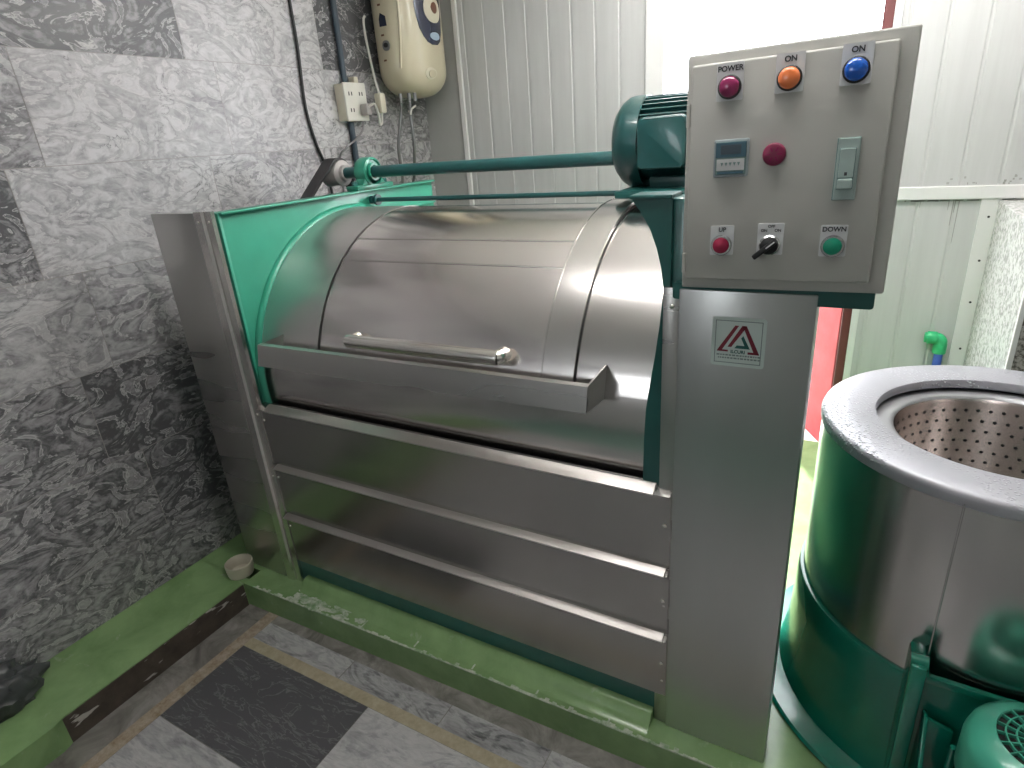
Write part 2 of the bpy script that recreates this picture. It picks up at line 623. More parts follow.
# left wall: marble tiles, running joints
quads = []
rnd = random.Random(5)
TONE = {(5, 0): 0.50, (5, 1): 0.16, (5, 2): 0.60, (5, 3): 0.12, (6, 1): 0.5, (6, 3): 0.15, (4, 0): 0.42, (4, 1): 0.62, (4, 2): 0.60, (4, 3): 0.38, (4, 4): 0.36,
        (3, 0): 0.30, (3, 1): 0.62, (3, 2): 0.52, (3, 3): 0.42, (2, -1): 0.5, (2, 0): 0.54, (2, 1): 0.50, (1, -1): 0.32, (1, 0): 0.30, (1, 1): 0.27, (0, -1): 0.36, (0, 0): 0.33, (0, 1): 0.26, (-1, 0): 0.38, (-1, 1): 0.34}
TH, TW = 0.325, 0.675
for k in range(-1, 9):
    z0, z1 = 0.225 + (k - 0) * TH, 0.225 + (k + 1) * TH
    z0, z1 = max(z0, ZF), min(z1, ZC)
    if z1 <= z0:
        continue
    off = -0.155 if k % 2 == 0 else -0.267
    i0 = int((YF - off) / TW) - 2
    for i in range(i0, i0 + 14):
        y0, y1 = off + i * TW, off + (i + 1) * TW
        y0, y1 = max(y0, YF), min(y1, YB)
        if y1 - y0 < 0.01:
            continue
        tone = TONE.get((k, i + 1), rnd.uniform(0.36, 0.60))
        quads.append((((XL, y1 - G, z0 + G), (XL, y0 + G, z0 + G), (XL, y0 + G, z1 - G), (XL, y1 - G, z1 - G)), 0, tone))
quads.append((((XL - 0.002, YB, ZF), (XL - 0.002, YF, ZF), (XL - 0.002, YF, ZC), (XL - 0.002, YB, ZC)), 1, 0.5))
tiles('wall_left', ['marble_wall', 'grey_iron'], quads)

# tiled floor
quads = []
FX, FY = -1.44, -0.255
TWX, THY = 0.585, 0.315
FT = {(0, 0): 0.04, (1, 0): 0.62, (2, 0): 0.55, (0, -1): 0.58, (1, -1): 0.40}
i = 0
for i in range(-1, 7):
    for j in range(0, -5, -1):
        x0, x1 = FX + i * TWX, FX + (i + 1) * TWX
        y1, y0 = FY + j * THY, FY + (j - 1) * THY
        x0, x1, y0 = max(x0, XL), min(x1, XR), max(y0, YF)
        if x1 <= x0:
            continue
        if i == -1:
            continue
        quads.append((((x0 + G, y0 + G, ZF), (x1 - G, y0 + G, ZF), (x1 - G, y1 - G, ZF), (x0 + G, y1 - G, ZF)), 0, FT.get((i, j), rnd.uniform(0.35, 0.65))))
# strip of cut stone along the plinth, with yellow joint; rust joint along the ledge
xs = [-1.44, -1.02, -0.62, -0.28, 0.3, 0.9, 1.5, XR]
for a, b_ in zip(xs, xs[1:]):
    quads.append((((a + G, -0.215, ZF), (b_ - G, -0.215, ZF), (b_ - G, -0.135, ZF), (a + G, -0.135, ZF)), 0, rnd.uniform(0.34, 0.5)))
quads.append((((-1.44, -0.135, ZF), (XR, -0.135, ZF), (XR, 0.10, ZF), (-1.44, 0.10, ZF)), 3, 0.5))
quads.append((((-1.44, FY, ZF), (XR, FY, ZF), (XR, -0.215, ZF), (-1.44, -0.215, ZF)), 1, 0.5))
quads.append((((-1.49, YF, ZF), (-1.44, YF, ZF), (-1.44, -0.02, ZF), (-1.49, -0.02, ZF)), 2, 0.5))
quads.append((((XL, YF, ZF), (-1.49, YF, ZF), (-1.49, 0.1, ZF), (XL, 0.1, ZF)), 3, 0.5))
quads.append((((XL, YF, ZF - 0.003), (XR, YF, ZF - 0.003), (XR, YB, ZF - 0.003), (XL, YB, ZF - 0.003)), 3, 0.5))
quads.append((((XL, YF, ZF + 0.0005), (XR, YF, ZF + 0.0005), (XR, FY - 5 * THY, ZF + 0.0005), (XL, FY - 5 * THY, ZF + 0.0005)), 4, 0.5))
tiles('floor', ['marble_floor', 'joint_yellow', 'joint_rust', 'cement_dirt', 'teal_floor'], quads)

# raised green plinth and its kerb
mb = MB()
t = [(-1.60, -0.100), (0.30, -0.062), (XR, -0.03), (XR, YB + 0.02), (XL, YB + 0.02), (XL, -0.02), (-1.60, -0.02)]
mb.prism(t, 'z', ZF, 0.0, 0)
struct(mb.build('trim_1', ['green_floor'], smooth=0))
# mortar fillet along the foot of the machine, rough lime line on the kerb edge
mb = MB()
n = 60
for i in range(n):
    x0, x1 = -1.36 + i * 1.325 / n, -1.36 + (i + 1) * 1.325 / n
    mb.prism([(-0.052, 0.0), (-0.036, 0.004), (-0.022, 0.014), (-0.012, 0.032), (-0.002, 0.036), (0.02, 0.036), (0.02, -0.002), (-0.052, -0.002)], 'x', x0, x1, 0)
bmesh.ops.remove_doubles(mb.bm, verts=mb.bm.verts, dist=1e-5)
struct(mb.build('trim_2', ['green_floor'], smooth=50))
mb = MB()
rr = random.Random(3)
for i in range(150):
    x = -1.55 + 1.85 * i / 150
    y = -0.0985 + (x + 1.6) * 0.02
    d = rr.choice((0.003, 0.005, 0.008, 0.013)) * rr.uniform(0.5, 1.1)
    mb.box(x, x + 0.0125, y - 0.0015, y + d, -0.002, rr.uniform(0.0006, 0.0028), 0)
for xj in (-1.02, -0.80, -0.58, -0.36, -0.14):
    mb.box(xj - 0.0025, xj + 0.0025, -0.088 + (xj + 1.6) * 0.02, -0.03, -0.002, 0.0012, 0)
for i in range(70):
    x, y = rr.triangular(-1.38, -0.98, -1.32), rr.triangular(-0.090, -0.03, -0.06)
    s_ = rr.uniform(0.005, 0.018)
    ph = rr.uniform(0, 6)
    pts = [(x + 1.6 * s_ * math.cos(a * PI / 5) * rr.uniform(0.5, 1.1), y + s_ * math.sin(a * PI / 5) * rr.uniform(0.4, 1.0)) for a in range(10)]
    mb.prism(pts, 'z', -0.001, rr.uniform(0.0006, 0.0030), 0)
struct(mb.build('trim_3', ['lime_grout'], smooth=0))

# ledge along the marble wall
mb = MB()
mb.box(XL, -1.60, -0.775, -0.075, ZF, 0.0, 0)
mb.prism([(-1.60, -0.775), (-1.588, -0.775), (-1.60, -0.74)], 'z', ZF, 0.0, 0)
mb.prism([(XL, -1.9), (-1.60, -1.9), (-1.588, -0.775), (-1.60, -0.7749), (XL, -0.7749)], 'z', ZF, 0.0, 0)
mb.prism([(XL, -0.08), (-1.70, -0.08), (-1.68, -0.02), (XL, -0.015)], 'z', ZF, 0.0, 0)
mb.box(-1.601, -1.597, -0.757, -0.105, ZF, -0.004, 1)
struct(mb.build('trim_4', ['green_floor', 'bare_render'], smooth=0))

# back wall of white panels with a doorway
DX0, DX1 = -0.565, 0.270


def panel_face(mb, x0, x1, z0, z1, pitch=0.119, start=-1.608):
    """flat sheet with shallow vertical grooves, facing -y"""
    x = start
    xs = []
    while x < x1:
        if x > x0 + 0.02 and x < x1 - 0.02:
            xs.append(x)
        x += pitch
    prof = [(x0, YB)]
    for gx in xs:
        prof += [(gx - 0.007, YB), (gx - 0.003, YB + 0.0028), (gx + 0.003, YB + 0.0028), (gx + 0.007, YB)]
    prof += [(x1, YB), (x1, YB + 0.07), (x0, YB + 0.07)]
    mb.prism(prof, 'z', z0, z1, 0)


mb = MB()
panel_face(mb, XL, DX0 - 0.085, 0.0, ZC)
panel_face(mb, DX1 + 0.06, XR, 0.0, ZC, 0.125, 0.36)
mb.box(DX0 - 0.085, DX1 + 0.06, YB, YB + 0.07, 2.52, ZC, 0)
struct(mb.build('wall_back', ['white_panel'], smooth=0))
mb = MB()
mb.box(XL, -1.655, YB - 0.012, YB + 0.001, 0.0, ZC, 0, 0.002)
struct(mb.build('trim_5', ['grey_trim'], smooth=0))
mb = MB()
mb.box(-1.662, -1.637, YB - 0.022, YB - 0.005, 0.0, ZC, 0, 0.002)
struct(mb.build('trim_6', ['white_trim'], smooth=0))
mb = MB()
mb.box(DX0 - 0.085, DX0, YB - 0.012, YB + 0.075, 0.0, 2.52, 0, 0.003)
struct(mb.build('trim_7', ['white_trim'], smooth=0))
mb = MB()
mb.box(DX1, DX1 + 0.036, YB - 0.008, YB + 0.075, 0.0, 2.52, 0, 0.003)
struct(mb.build('trim_8', ['red_frame'], smooth=0))
mb = MB()
mb.box(DX1 + 0.036, DX1 + 0.064, YB - 0.012, YB + 0.075, 0.0, 2.52, 0, 0.003)
struct(mb.build('trim_9', ['white_trim'], smooth=0))
mb = MB()
mb.box(DX1 + 0.10, XR, YB - 0.014, YB + 0.002, 1.157, 1.207, 0, 0.003)
struct(mb.build('trim_10', ['white_trim'], smooth=0))
mb = MB()
mb.box(0.690, 0.752, YB - 0.010, YB + 0.002, 0.0, 1.157, 0, 0.001)
for zz in (0.55, 0.75, 0.92, 1.09):
    mb.cyl('y', (0.722, YB - 0.010, zz), 0.0045, -0.003, 0.001, 10, 1)
struct(mb.build('trim_11', ['pale_strip' if 'pale_strip' in MATS else 'white_trim', 'black'], smooth=0))

# grime under the strip on the right part of the back wall
mb = MB()
rs = random.Random(21)
for i in range(26):
    x = rs.uniform(0.43, 0.66)
    mb.box(x, x + rs.uniform(0.004, 0.03), YB - 0.0006, YB + 0.001, 1.1515 - rs.uniform(0, 0.003), 1.1555, 0)
for x, l_ in ((0.600, 0.10), (0.618, 0.17), (0.606, 0.05), (0.585, 0.04), (0.49, 0.03)):
    mb.prism([(x, 1.155), (x + 0.004, 1.155), (x + 0.0025, 1.155 - l_), (x + 0.001, 1.155 - l_)], 'y', YB - 0.0006, YB + 0.001, 0)
for i in range(14):
    x, z = rs.uniform(0.56, 0.80), rs.uniform(1.208, 1.235)
    mb.box(x, x + rs.uniform(0.003, 0.010), YB - 0.0006, YB + 0.001, z, z + rs.uniform(0.003, 0.010), 0)
struct(mb.build('trim_12', ['grime'], smooth=0))

# half-open red sheet door beyond the doorway
dm = Matrix.Translation((DX1 + 0.004, YB + 0.035, 0.0)) @ Matrix.Rotation(R_(118), 4, 'Z')
dr = MB().box(0.0, 0.80, -0.012, 0.012, -0.029, 1.20, 0, 0.003, mtx=dm).build('door_1', ['red_door'], smooth=0)
struct(dr)
# ground outside
mb = MB()
mb.box(-9, 9, YB + 0.0201, 12, -0.12, -0.03, 0)
struct(mb.build('ground_outside', ['concrete_out'], smooth=0))

# right: stone-clad half wall, then the side wall
mb = MB()
mb.box(0.75, XR, 1.084, YB - 0.001, 0.0, 1.15, 1)
mb.box(0.744, 0.7505, 1.096, YB - 0.012, 0.0, 1.138, 0, 0.001)
mb.box(0.742, XR, 1.078, YB - 0.001, 1.138, 1.152, 0, 0.003)
mb.box(0.742, 0.756, 1.078, 1.094, 0.0, 1.138, 2, 0.002)
struct(mb.build('wall_stone', ['terrazzo_lit', 'terrazzo_shaded', 'brown_edge' if 'brown_edge' in MATS else 'white_trim'], smooth=0))
mb = MB()
mb.box(XR, XR + 0.08, YF, YB, ZF, ZC, 0)
struct(mb.build('wall_right', ['white_panel'], smooth=0))
# front wall, behind the camera
mb = MB()
WX0, WX1, WZ0, WZ1 = -1.75, -0.95, 1.72, 2.36
mb.box(XL, WX0, YF - 0.08, YF, ZF, ZC, 0)
mb.box(WX1, XR, YF - 0.08, YF, ZF, ZC, 0)
mb.box(WX0, WX1, YF - 0.08, YF, ZF, WZ0, 0)
mb.box(WX0, WX1, YF - 0.08, YF, WZ1, ZC, 0)
struct(mb.build('wall_front', ['white_panel'], smooth=0))
mb = MB()
for a, b_, c_, d_ in ((WX0, WX1, WZ0, WZ0 + 0.03), (WX0, WX1, WZ1 - 0.03, WZ1), (WX0, WX0 + 0.03, WZ0, WZ1), (WX1 - 0.03, WX1, WZ0, WZ1)):
    mb.box(a, b_, YF - 0.05, YF + 0.01, c_, d_, 0)
for k in range(1, 6):
    x = WX0 + (WX1 - WX0) * k / 6
    mb.box(x - 0.010, x + 0.010, YF - 0.03, YF - 0.01, WZ0, WZ1, 0)
struct(mb.build('window_1', ['white_trim'], smooth=0))
mb = MB()
mb.box(XL - 0.1, XR + 0.1, YF - 0.1, YB + 0.1, ZC, ZC + 0.06, 0)
struct(mb.build('ceiling', ['ceiling_white'], smooth=0))


# ================================================================== THE WASHING MACHINE
CY, CZ = 0.571, 0.78
wm = thing('washing_machine', (-0.72, 0.57, 0.0), 'large industrial washing machine with stainless steel drum and green end frames on the green plinth', 'washing machine')

# base frame
mb = MB()
mb.box(-1.44, 0.01, 0.0125, 0.09, 0.0, 0.12, 0, 0.003)
mb.box(-1.40, 0.0, 1.05, 1.13, 0.0, 0.12, 0, 0.003)
mb.box(-1.44, -1.36, 0.030, 1.125, 0.0, 0.118, 0, 0.003)
mb.box(-0.06, 0.02, 0.030, 1.125, 0.0, 0.118, 0, 0.003)
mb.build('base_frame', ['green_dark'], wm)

# left end plate (a sheet with angle flanges) and its ring
mb = MB()
mb.box(-1.425, -1.405, 0.035, 1.13, 0.10, 1.36, 0, 0.003)
mb.box(-1.445, -1.385, 0.035, 1.13, 1.352, 1.36, 0, 0.003)
mb.box(-1.455, -1.400, 0.030, 0.040, 0.10, 1.358, 0, 0.002)
mb.box(-1.425, -1.395, 0.555, 1.13, 1.262, 1.27, 0, 0.002)
ep = mb.build('end_plate', ['green_bright'], wm)
mb = MB()
pr = [(0.520 + 0.020 * math.cos(a), -0.002 + 0.020 * math.sin(a)) for a in [2 * PI * k / 12 for k in range(12)]]
mb.lathe(pr, (-1.400, CY, CZ), 'x', 96, 0, closed=True)
mb.build('flange_ring', ['green_bright'], wm)

# right end frame: plate, post and curved gusset
mb = MB()
mb.box(-0.035, -0.015, 0.05, 1.13, 0.10, 1.36, 0, 0.003)
mb.box(-0.045, 0.05, 0.40, 1.13, 1.345, 1.36, 0, 0.003)
mb.build('end_plate', ['green_bright'], wm)
mb = MB()
mb.box(-0.027, 0.045, 0.024, 0.095, 0.10, 1.374, 0, 0.006)
mb.build('corner_post', ['green_dark'], wm)
mb = MB()
mb.prism([(-0.100, 1.378), (-0.100, 1.372), (-0.083, 1.350), (-0.063, 1.316), (-0.049, 1.278), (-0.039, 1.238), (-0.0345, 1.198), (-0.0345, 1.15),
          (-0.02, 1.15), (-0.02, 1.378)], 'y', 0.016, 0.036, 0)
mb.box(-0.104, -0.02, 0.012, 0.085, 1.374, 1.382, 0, 0.002)
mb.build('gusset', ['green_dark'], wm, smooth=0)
# lower part of the right end frame, widening beside the drum
mb = MB()
mb.prism([(-0.0345, 1.198), (-0.041, 1.12), (-0.050, 1.049), (-0.060, 0.985), (-0.068, 0.925), (-0.072, 0.84), (-0.073, 0.755), (-0.073, 0.69), (-0.022, 0.69), (-0.022, 1.198)], 'y', 0.018, 0.036, 0)
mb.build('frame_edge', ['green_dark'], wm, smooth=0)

# left front cover plate with folded edge strip and screws
mb = MB()
mb.box(-1.690, -1.462, 0.0, 0.030, 0.0, 1.362, 0, 0.0015)
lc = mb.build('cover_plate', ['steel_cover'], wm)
mb = MB()
mb.prism([(-1.464, 0.0), (-1.462, -0.006), (-1.428, -0.006), (-1.424, 0.002), (-1.392, 0.002), (-1.390, 0.014), (-1.464, 0.014)], 'z', 0.0, 1.366, 0)
mb.build('edge_strip', ['steel_bright'], lc)


def screw(p, parent, axis_y=True, r=0.0055):
    MB().lathe([(1e-6, -0.0035), (r * 0.6, -0.003), (r, -0.001), (r, 0.001)], p, 'y', 14, 0).build('screw', ['steel_chrome'], parent)


for zz in (1.335, 0.70, 0.46):
    screw((-1.408, 0.002, zz), lc)
screw((-1.448, -0.006, 1.335), lc)

# right front cover plate with flange and the maker's sticker
mb = MB()
mb.box(0.002, 0.249, 0.0, 0.100, 0.0, 1.204, 0, 0.0025)
rc = mb.build('cover_plate', ['steel_pillar'], wm)
mb = MB()
mb.box(-0.032, 0.004, 0.008, 0.022, 0.0, 1.204, 0, 0.0015)
mb.build('edge_strip', ['steel_cover'], rc)
for zz in (1.165, 0.655, 0.40, 0.15):
    screw((-0.013, 0.008, zz), rc)
mb = MB()
sx, sz = 0.119, 1.104


def rrect(cx, cz, hx, hz, r, n=5):
    out = []
    for sxx, szz, a0 in ((1, 1, 0), (-1, 1, 90), (-1, -1, 180), (1, -1, 270)):
        for k in range(n + 1):
            a = R_(a0 + 90 * k / n)
            out.append((cx + sxx * (hx - r) + r * math.cos(a), cz + szz * (hz - r) + r * math.sin(a)))
    return out


mb.prism(rrect(sx, sz, 0.050, 0.050, 0.006), 'y', -0.0008, 0.0, 0)
for (a, b_, c_, d_) in ((-0.043, 0.043, 0.0418, 0.0434), (-0.043, 0.043, -0.0434, -0.0418)):
    mb.box(sx + a, sx + b_, -0.0012, -0.0006, sz + c_, sz + d_, 1)
for a in (-0.0434, 0.0418):
    mb.box(sx + a, sx + a + 0.0016, -0.0012, -0.0006, sz - 0.0434, sz + 0.0434, 1)
# triangle mark: double left stroke, right stroke, feet, green inner corner
Y0, Y1 = -0.0014, -0.0006
mb.prism([(sx - 0.007, sz + 0.034), (sx - 0.000, sz + 0.034), (sx - 0.029, sz - 0.0165), (sx - 0.0375, sz - 0.0165)], 'y', Y0, Y1, 2)
mb.prism([(sx + 0.006, sz + 0.034), (sx + 0.013, sz + 0.034), (sx + 0.013, sz + 0.030), (sx - 0.012, sz - 0.010), (sx - 0.019, sz - 0.010)], 'y', Y0, Y1, 2)
mb.prism([(sx + 0.007, sz + 0.034), (sx + 0.014, sz + 0.034), (sx + 0.040, sz - 0.0215), (sx + 0.031, sz - 0.0215)], 'y', Y0, Y1, 2)
mb.prism([(sx - 0.0375, sz - 0.0165), (sx - 0.018, sz - 0.0165), (sx - 0.018, sz - 0.0200), (sx - 0.039, sz - 0.0200)], 'y', Y0, Y1, 2)
mb.prism([(sx + 0.019, sz - 0.0180), (sx + 0.038, sz - 0.0180), (sx + 0.040, sz - 0.0225), (sx + 0.019, sz - 0.0225)], 'y', Y0, Y1, 2)
mb.prism([(sx + 0.009, sz + 0.014), (sx + 0.0225, sz - 0.012), (sx - 0.006, sz - 0.012), (sx - 0.002, sz - 0.006), (sx + 0.0125, sz - 0.006), (sx + 0.0055, sz + 0.009)], 'y', Y0, Y1, 3)
mb.text('ILCURI', 0.0090, (sx + 0.0005, -0.0010, sz - 0.0195), 3)
for k, (a, b_) in enumerate(((-0.039, 0.040), (-0.036, 0.040))):
    x = sx + a
    while x < sx + b_:
        l_ = rr.uniform(0.002, 0.006)
        mb.box(x, x + l_, -0.0011, -0.0006, sz - 0.0285 - k * 0.0060, sz - 0.0255 - k * 0.0060, 4)
        x += l_ + 0.0015
mb.build('sticker', ['sticker_white', 'sticker_grey', 'sticker_red', 'sticker_green', 'sticker_grey'], rc, smooth=0)

# three lapped front panels
for k, (zt, zb, xl, xr_) in enumerate(((0.738, 0.515, -1.392, -0.002), (0.515, 0.311, -1.392, -0.002), (0.311, 0.100, -1.392, -0.002))):
    mb = MB()
    mb.prism([(0.006, zb), (0.004, zt - 0.016), (-0.012, zt - 0.010), (0.018, zt), (0.030, zt), (0.030, zb)], 'x', xl, xr_, 0)
    # rounded shut end of the folded lip
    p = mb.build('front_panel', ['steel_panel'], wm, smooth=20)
    mb = MB()
    x0 = (-1.352, -1.372, -1.384)[k]
    mb.prism([(-0.016, zt - 0.012), (-0.016, zt - 0.008), (0.014, zt + 0.004), (0.018, zt + 0.004), (0.018, zt), (-0.012, zt - 0.012)], 'x', x0, -0.040 + 0.03 * (k > 0), 0, 0.001)
    mb.build('panel_lip', ['steel_lip'], p)
    screw((-1.382, 0.004, zt - 0.055), p)
    screw((-0.016, 0.005, zt - 0.10), p)

# drum casing, side cover sheets and the loading door
mb = MB()
mb.lathe([(1e-6, -1.40), (0.512, -1.40), (0.512, -0.05), (1e-6, -0.05)], (0, CY, CZ), 'x', 128, 0)
mb.build('drum_casing', ['steel_drum'], wm, smooth=35)
mb = MB()
mb.shell(-1.396, -1.130, CY, CZ, 0.511, 0.527, 16, 150, 70, 0)
mb.build('casing_sheet', ['steel_sheet'], wm, smooth=35)
mb = MB()
mb.shell(-0.262, -0.052, CY, CZ, 0.511, 0.526, 16, 150, 70, 0)
mb.build('casing_sheet', ['steel_drum'], wm, smooth=35)
mb = MB()
mb.shell(-1.396, -0.052, CY, CZ, 0.511, 0.526, -30, 16, 30, 0)
mb.build('casing_sheet', ['steel_drum'], wm, smooth=35)
mb = MB()
mb.shell(-1.130, -1.119, CY, CZ, 0.511, 0.516, 14, 98, 60, 0)
mb.build('door_gap_shade', ['rubber_and_gap_shade'], wm)  # dark strip painting the shade in the left door gap
mb = MB()
mb.shell(-0.266, -0.260, CY, CZ, 0.511, 0.5275, 14, 98, 60, 0)
mb.build('door_gap_shade', ['rubber_and_gap_shade'], wm)  # dark strip painting the shade in the right door gap
mb = MB()
mb.shell(-1.119, -0.345, CY, CZ, 0.514, 0.527, 15, 92, 60, 0, 8)
mb.shell(-1.119, -0.345, CY, CZ, 0.514, 0.524, 92, 99, 8, 0, 2)
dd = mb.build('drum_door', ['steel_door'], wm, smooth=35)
mb = MB()
for a0 in (50.0, 60.4):
    mb.shell(-1.118, -0.345, CY, CZ, 0.526, 0.5286, a0, a0 + 0.55, 3, 0)
mb.build('door_seam', ['steel_bright'], dd)
mb = MB()
mb.shell(-0.350, -0.266, CY, CZ, 0.520, 0.536, 13, 93, 60, 0)
mb.shell(-0.352, -0.348, CY, CZ, 0.524, 0.5375, 13, 93, 60, 0)
mb.shell(-0.2665, -0.2625, CY, CZ, 0.520, 0.5385, 13, 93, 60, 0)
mb.build('door_band', ['steel_bright'], dd, smooth=35)
# handle
hz, hy = 0.993, 0.041
mb = MB()
P = [(-0.957, CY - 0.525, hz - 0.004)]
mb.tube([(-0.957, hy + 0.035, hz - 0.002), (-0.957, hy + 0.010, hz - 0.002), (-0.950, hy + 0.001, hz - 0.001), (-0.935, hy - 0.002, hz), (-0.70, hy - 0.001, hz), (-0.480, hy, hz + 0.001),
         (-0.465, hy + 0.003, hz + 0.001), (-0.458, hy + 0.012, hz + 0.001), (-0.457, hy + 0.035, hz + 0.001)], 0.0200, 16, 0, 5)
hd = mb.build('door_handle', ['steel_chrome'], dd, smooth=60)

# drip rail in front of the door
mb = MB()
t0, t1, b0, b1 = (-0.022, 0.968), (-0.034, 0.982), (-0.036, 0.903), (-0.048, 0.922)
X0, X1 = -1.288, -0.184
th = 0.004


def sheet(mb, a, b_, c_, d_, off, mat=0):
    t = bmesh.new()
    off = Vector(off)
    q = [Vector(p) for p in (a, b_, c_, d_)]
    v0 = [t.verts.new(p) for p in q]
    v1 = [t.verts.new(p + off) for p in q]
    t.faces.new(v0)
    t.faces.new(v1[::-1])
    for i in range(4):
        t.faces.new((v0[(i + 1) % 4], v0[i], v1[i], v1[(i + 1) % 4]))
    bmesh.ops.recalc_face_normals(t, faces=t.faces)
    mb._merge(t, mat)


sheet(mb, (X0, *t0), (X1, *t1), (X1, *b1), (X0, *b0), (0, 0.004, 0.0))
sheet(mb, (X0, *t0), (X1, *t1), (X1, t1[0] + 0.015, t1[1] + 0.002), (X0, t0[0] + 0.015, t0[1] + 0.002), (0, 0, -0.003))
sheet(mb, (X0, *t0), (X0, 0.088, 0.972), (X0, 0.072, 0.902), (X0, *b0), (0.004, 0, 0))
sheet(mb, (X1, *t1), (X1, 0.085, 0.992), (X1, 0.068, 0.912), (X1, *b1), (-0.004, 0, 0))
mb.build('drip_rail', ['steel_cover'], wm, smooth=0)

# dark filler standing in for the shade in the gap behind the top panel
mb = MB()
mb.box(-1.40, -0.05, 0.040, 0.058, 0.60, 0.722, 0)
mb.build('panel_gap_shade', ['rubber_and_gap_shade'], wm, smooth=0)

# rear cover sheet
mb = MB()
mb.box(-1.40, -0.04, 1.09, 1.11, 0.10, 0.80, 0, 0.002)
mb.build('rear_panel', ['steel_cover'], wm)

# drive: shaft, bearing, pulleys, belt, tie rod, motor
SY, SZ = 0.74, 1.423
mb = MB()
mb.cyl('x', (0, SY, SZ), 0.0215, -1.64, -0.37, 28, 0)
mb.build('drive_shaft', ['green_pipe_paint'], wm)
mb = MB()
bx = -1.415
mb.box(bx - 0.030, bx + 0.030, SY - 0.105, SY + 0.105, 1.360, 1.378, 0, 0.004)
mb.prism([(SY - 0.070, 1.376), (SY - 0.050, 1.40), (SY - 0.045, SZ), (SY + 0.045, SZ), (SY + 0.050, 1.40), (SY + 0.070, 1.376)], 'x', bx - 0.022, bx + 0.022, 0, 0.004)
mb.lathe([(0.024, -0.034), (0.040, -0.034), (0.053, -0.026), (0.055, -0.018), (0.055, 0.018), (0.053, 0.026), (0.046, 0.030), (0.043, 0.022), (0.034, 0.022), (0.032, 0.034), (0.024, 0.034)], (bx, SY, SZ), 'x', 36, 0)
bh = mb.build('bearing_housing', ['green_bearing'], wm)
for s in (-1, 1):
    MB().lathe([(1e-6, 0.016), (0.010, 0.016), (0.012, 0.012), (0.012, 0.0)], (bx, SY + s * 0.086, 1.378), 'z', 6, 0).build('bolt', ['green_dark'], bh)
mb = MB()
px = -1.580
mb.lathe([(0.020, -0.045), (0.050, -0.045), (0.050, -0.038), (0.046, -0.034), (0.046, 0.020), (0.050, 0.024), (0.050, 0.032), (0.044, 0.036), (0.032, 0.038), (0.030, 0.052), (0.020, 0.052)], (px, SY, SZ), 'x', 36, 0)
mb.build('small_pulley', ['grey_iron'], wm)
mb = MB()
mb.lathe([(0.05, -0.04), (0.43, -0.04), (0.43, 0.02), (0.41, 0.02), (0.40, -0.01), (0.05, -0.01)], (px + 0.001, CY, CZ), 'x', 72, 0, closed=True)
mb.build('large_pulley', ['green_dark'], wm)
mb = MB()
mb.lathe([(1e-6, -1.66), (0.045, -1.66), (0.045, -1.42), (1e-6, -1.42)], (0, CY, CZ), 'x', 28, 0)
mb.build('axle', ['grey_iron'], wm)
# belt loop round both pulleys
c1, c2, r1, r2 = Vector((SY, SZ)), Vector((CY, CZ)), 0.0505, 0.436
dv = c2 - c1
D = dv.length
base_a = math.atan2(dv.y, dv.x)
al = math.acos((r1 - r2) / D)
loop = []
for k in range(25):
    a = base_a + al + (2 * PI - 2 * al) * k / 24
    loop.append((c1.x + r1 * math.cos(a), c1.y + r1 * math.sin(a)))
for k in range(49):
    a = base_a - al + (2 * al) * k / 48
    loop.append((c2.x + r2 * math.cos(a), c2.y + r2 * math.sin(a)))
t = bmesh.new()
ring = []
nn = len(loop)
for i, p in enumerate(loop):
    q0, q1 = Vector(loop[i - 1]), Vector(loop[(i + 1) % nn])
    tn = (q1 - q0).normalized()
    no = Vector((tn.y, -tn.x))
    ring.append([t.verts.new((px - 0.037, *(Vector(p)))), t.verts.new((px + 0.021, *(Vector(p)))),
                 t.verts.new((px + 0.021, *(Vector(p) + no * 0.009))), t.verts.new((px - 0.037, *(Vector(p) + no * 0.009)))])
for i in range(nn):
    A, B = ring[i], ring[(i + 1) % nn]
    for k in range(4):
        t.faces.new((A[k], A[(k + 1) % 4], B[(k + 1) % 4], B[k]))
bmesh.ops.recalc_face_normals(t, faces=t.faces)
mb = MB()
mb._merge(t, 0)
mb.build('drive_belt', ['rubber_and_gap_shade'], wm)
# tie rod
mb = MB()
TY, TZ = 0.715, 1.320
mb.cyl('x', (0, TY, TZ), 0.0085, -1.405, -0.03, 16, 0)
for x0, x1, r in ((-1.398, -1.385, 0.016), (-1.372, -1.362, 0.021), (-1.385, -1.372, 0.012)):
    mb.cyl('x', (0, TY, TZ), r, x0, x1, 12, 0)
mb.build('tie_rod', ['green_pipe_paint'], wm)

# motor on its mounting plate
MY, MZ, MR = 0.68, 1.465, 0.108
mb = MB()
mb.box(-0.315, 0.06, 0.50, 0.86, 1.325, 1.345, 0, 0.003)
mb.box(-0.10, 0.03, 0.48, 0.88, 1.300, 1.330, 0, 0.003)
mb.build('motor_mount', ['green_dark'], wm)
mb = MB()
mb.cyl('x', (0, MY, MZ), MR, -0.30, 0.05, 48, 0, 0.006)
for k in range(40):
    a = 2 * PI * k / 40
    if -PI * 0.86 < (a if a < PI else a - 2 * PI) < -PI * 0.62:
        continue
    T = Matrix.Translation((0, MY, MZ)) @ Matrix.Rotation(a, 4, 'X')
    mb.box(-0.275, 0.03, MR - 0.004, MR + 0.014, -0.002, 0.002, 0, mtx=T)
mb.box(-0.24, 0.02, MY - 0.10, MY - 0.06, 1.343, 1.375, 0, 0.004)
mb.box(-0.24, 0.02, MY + 0.06, MY + 0.10, 1.343, 1.375, 0, 0.004)
mo = mb.build('motor', ['motor_paint'], wm)
mb = MB()
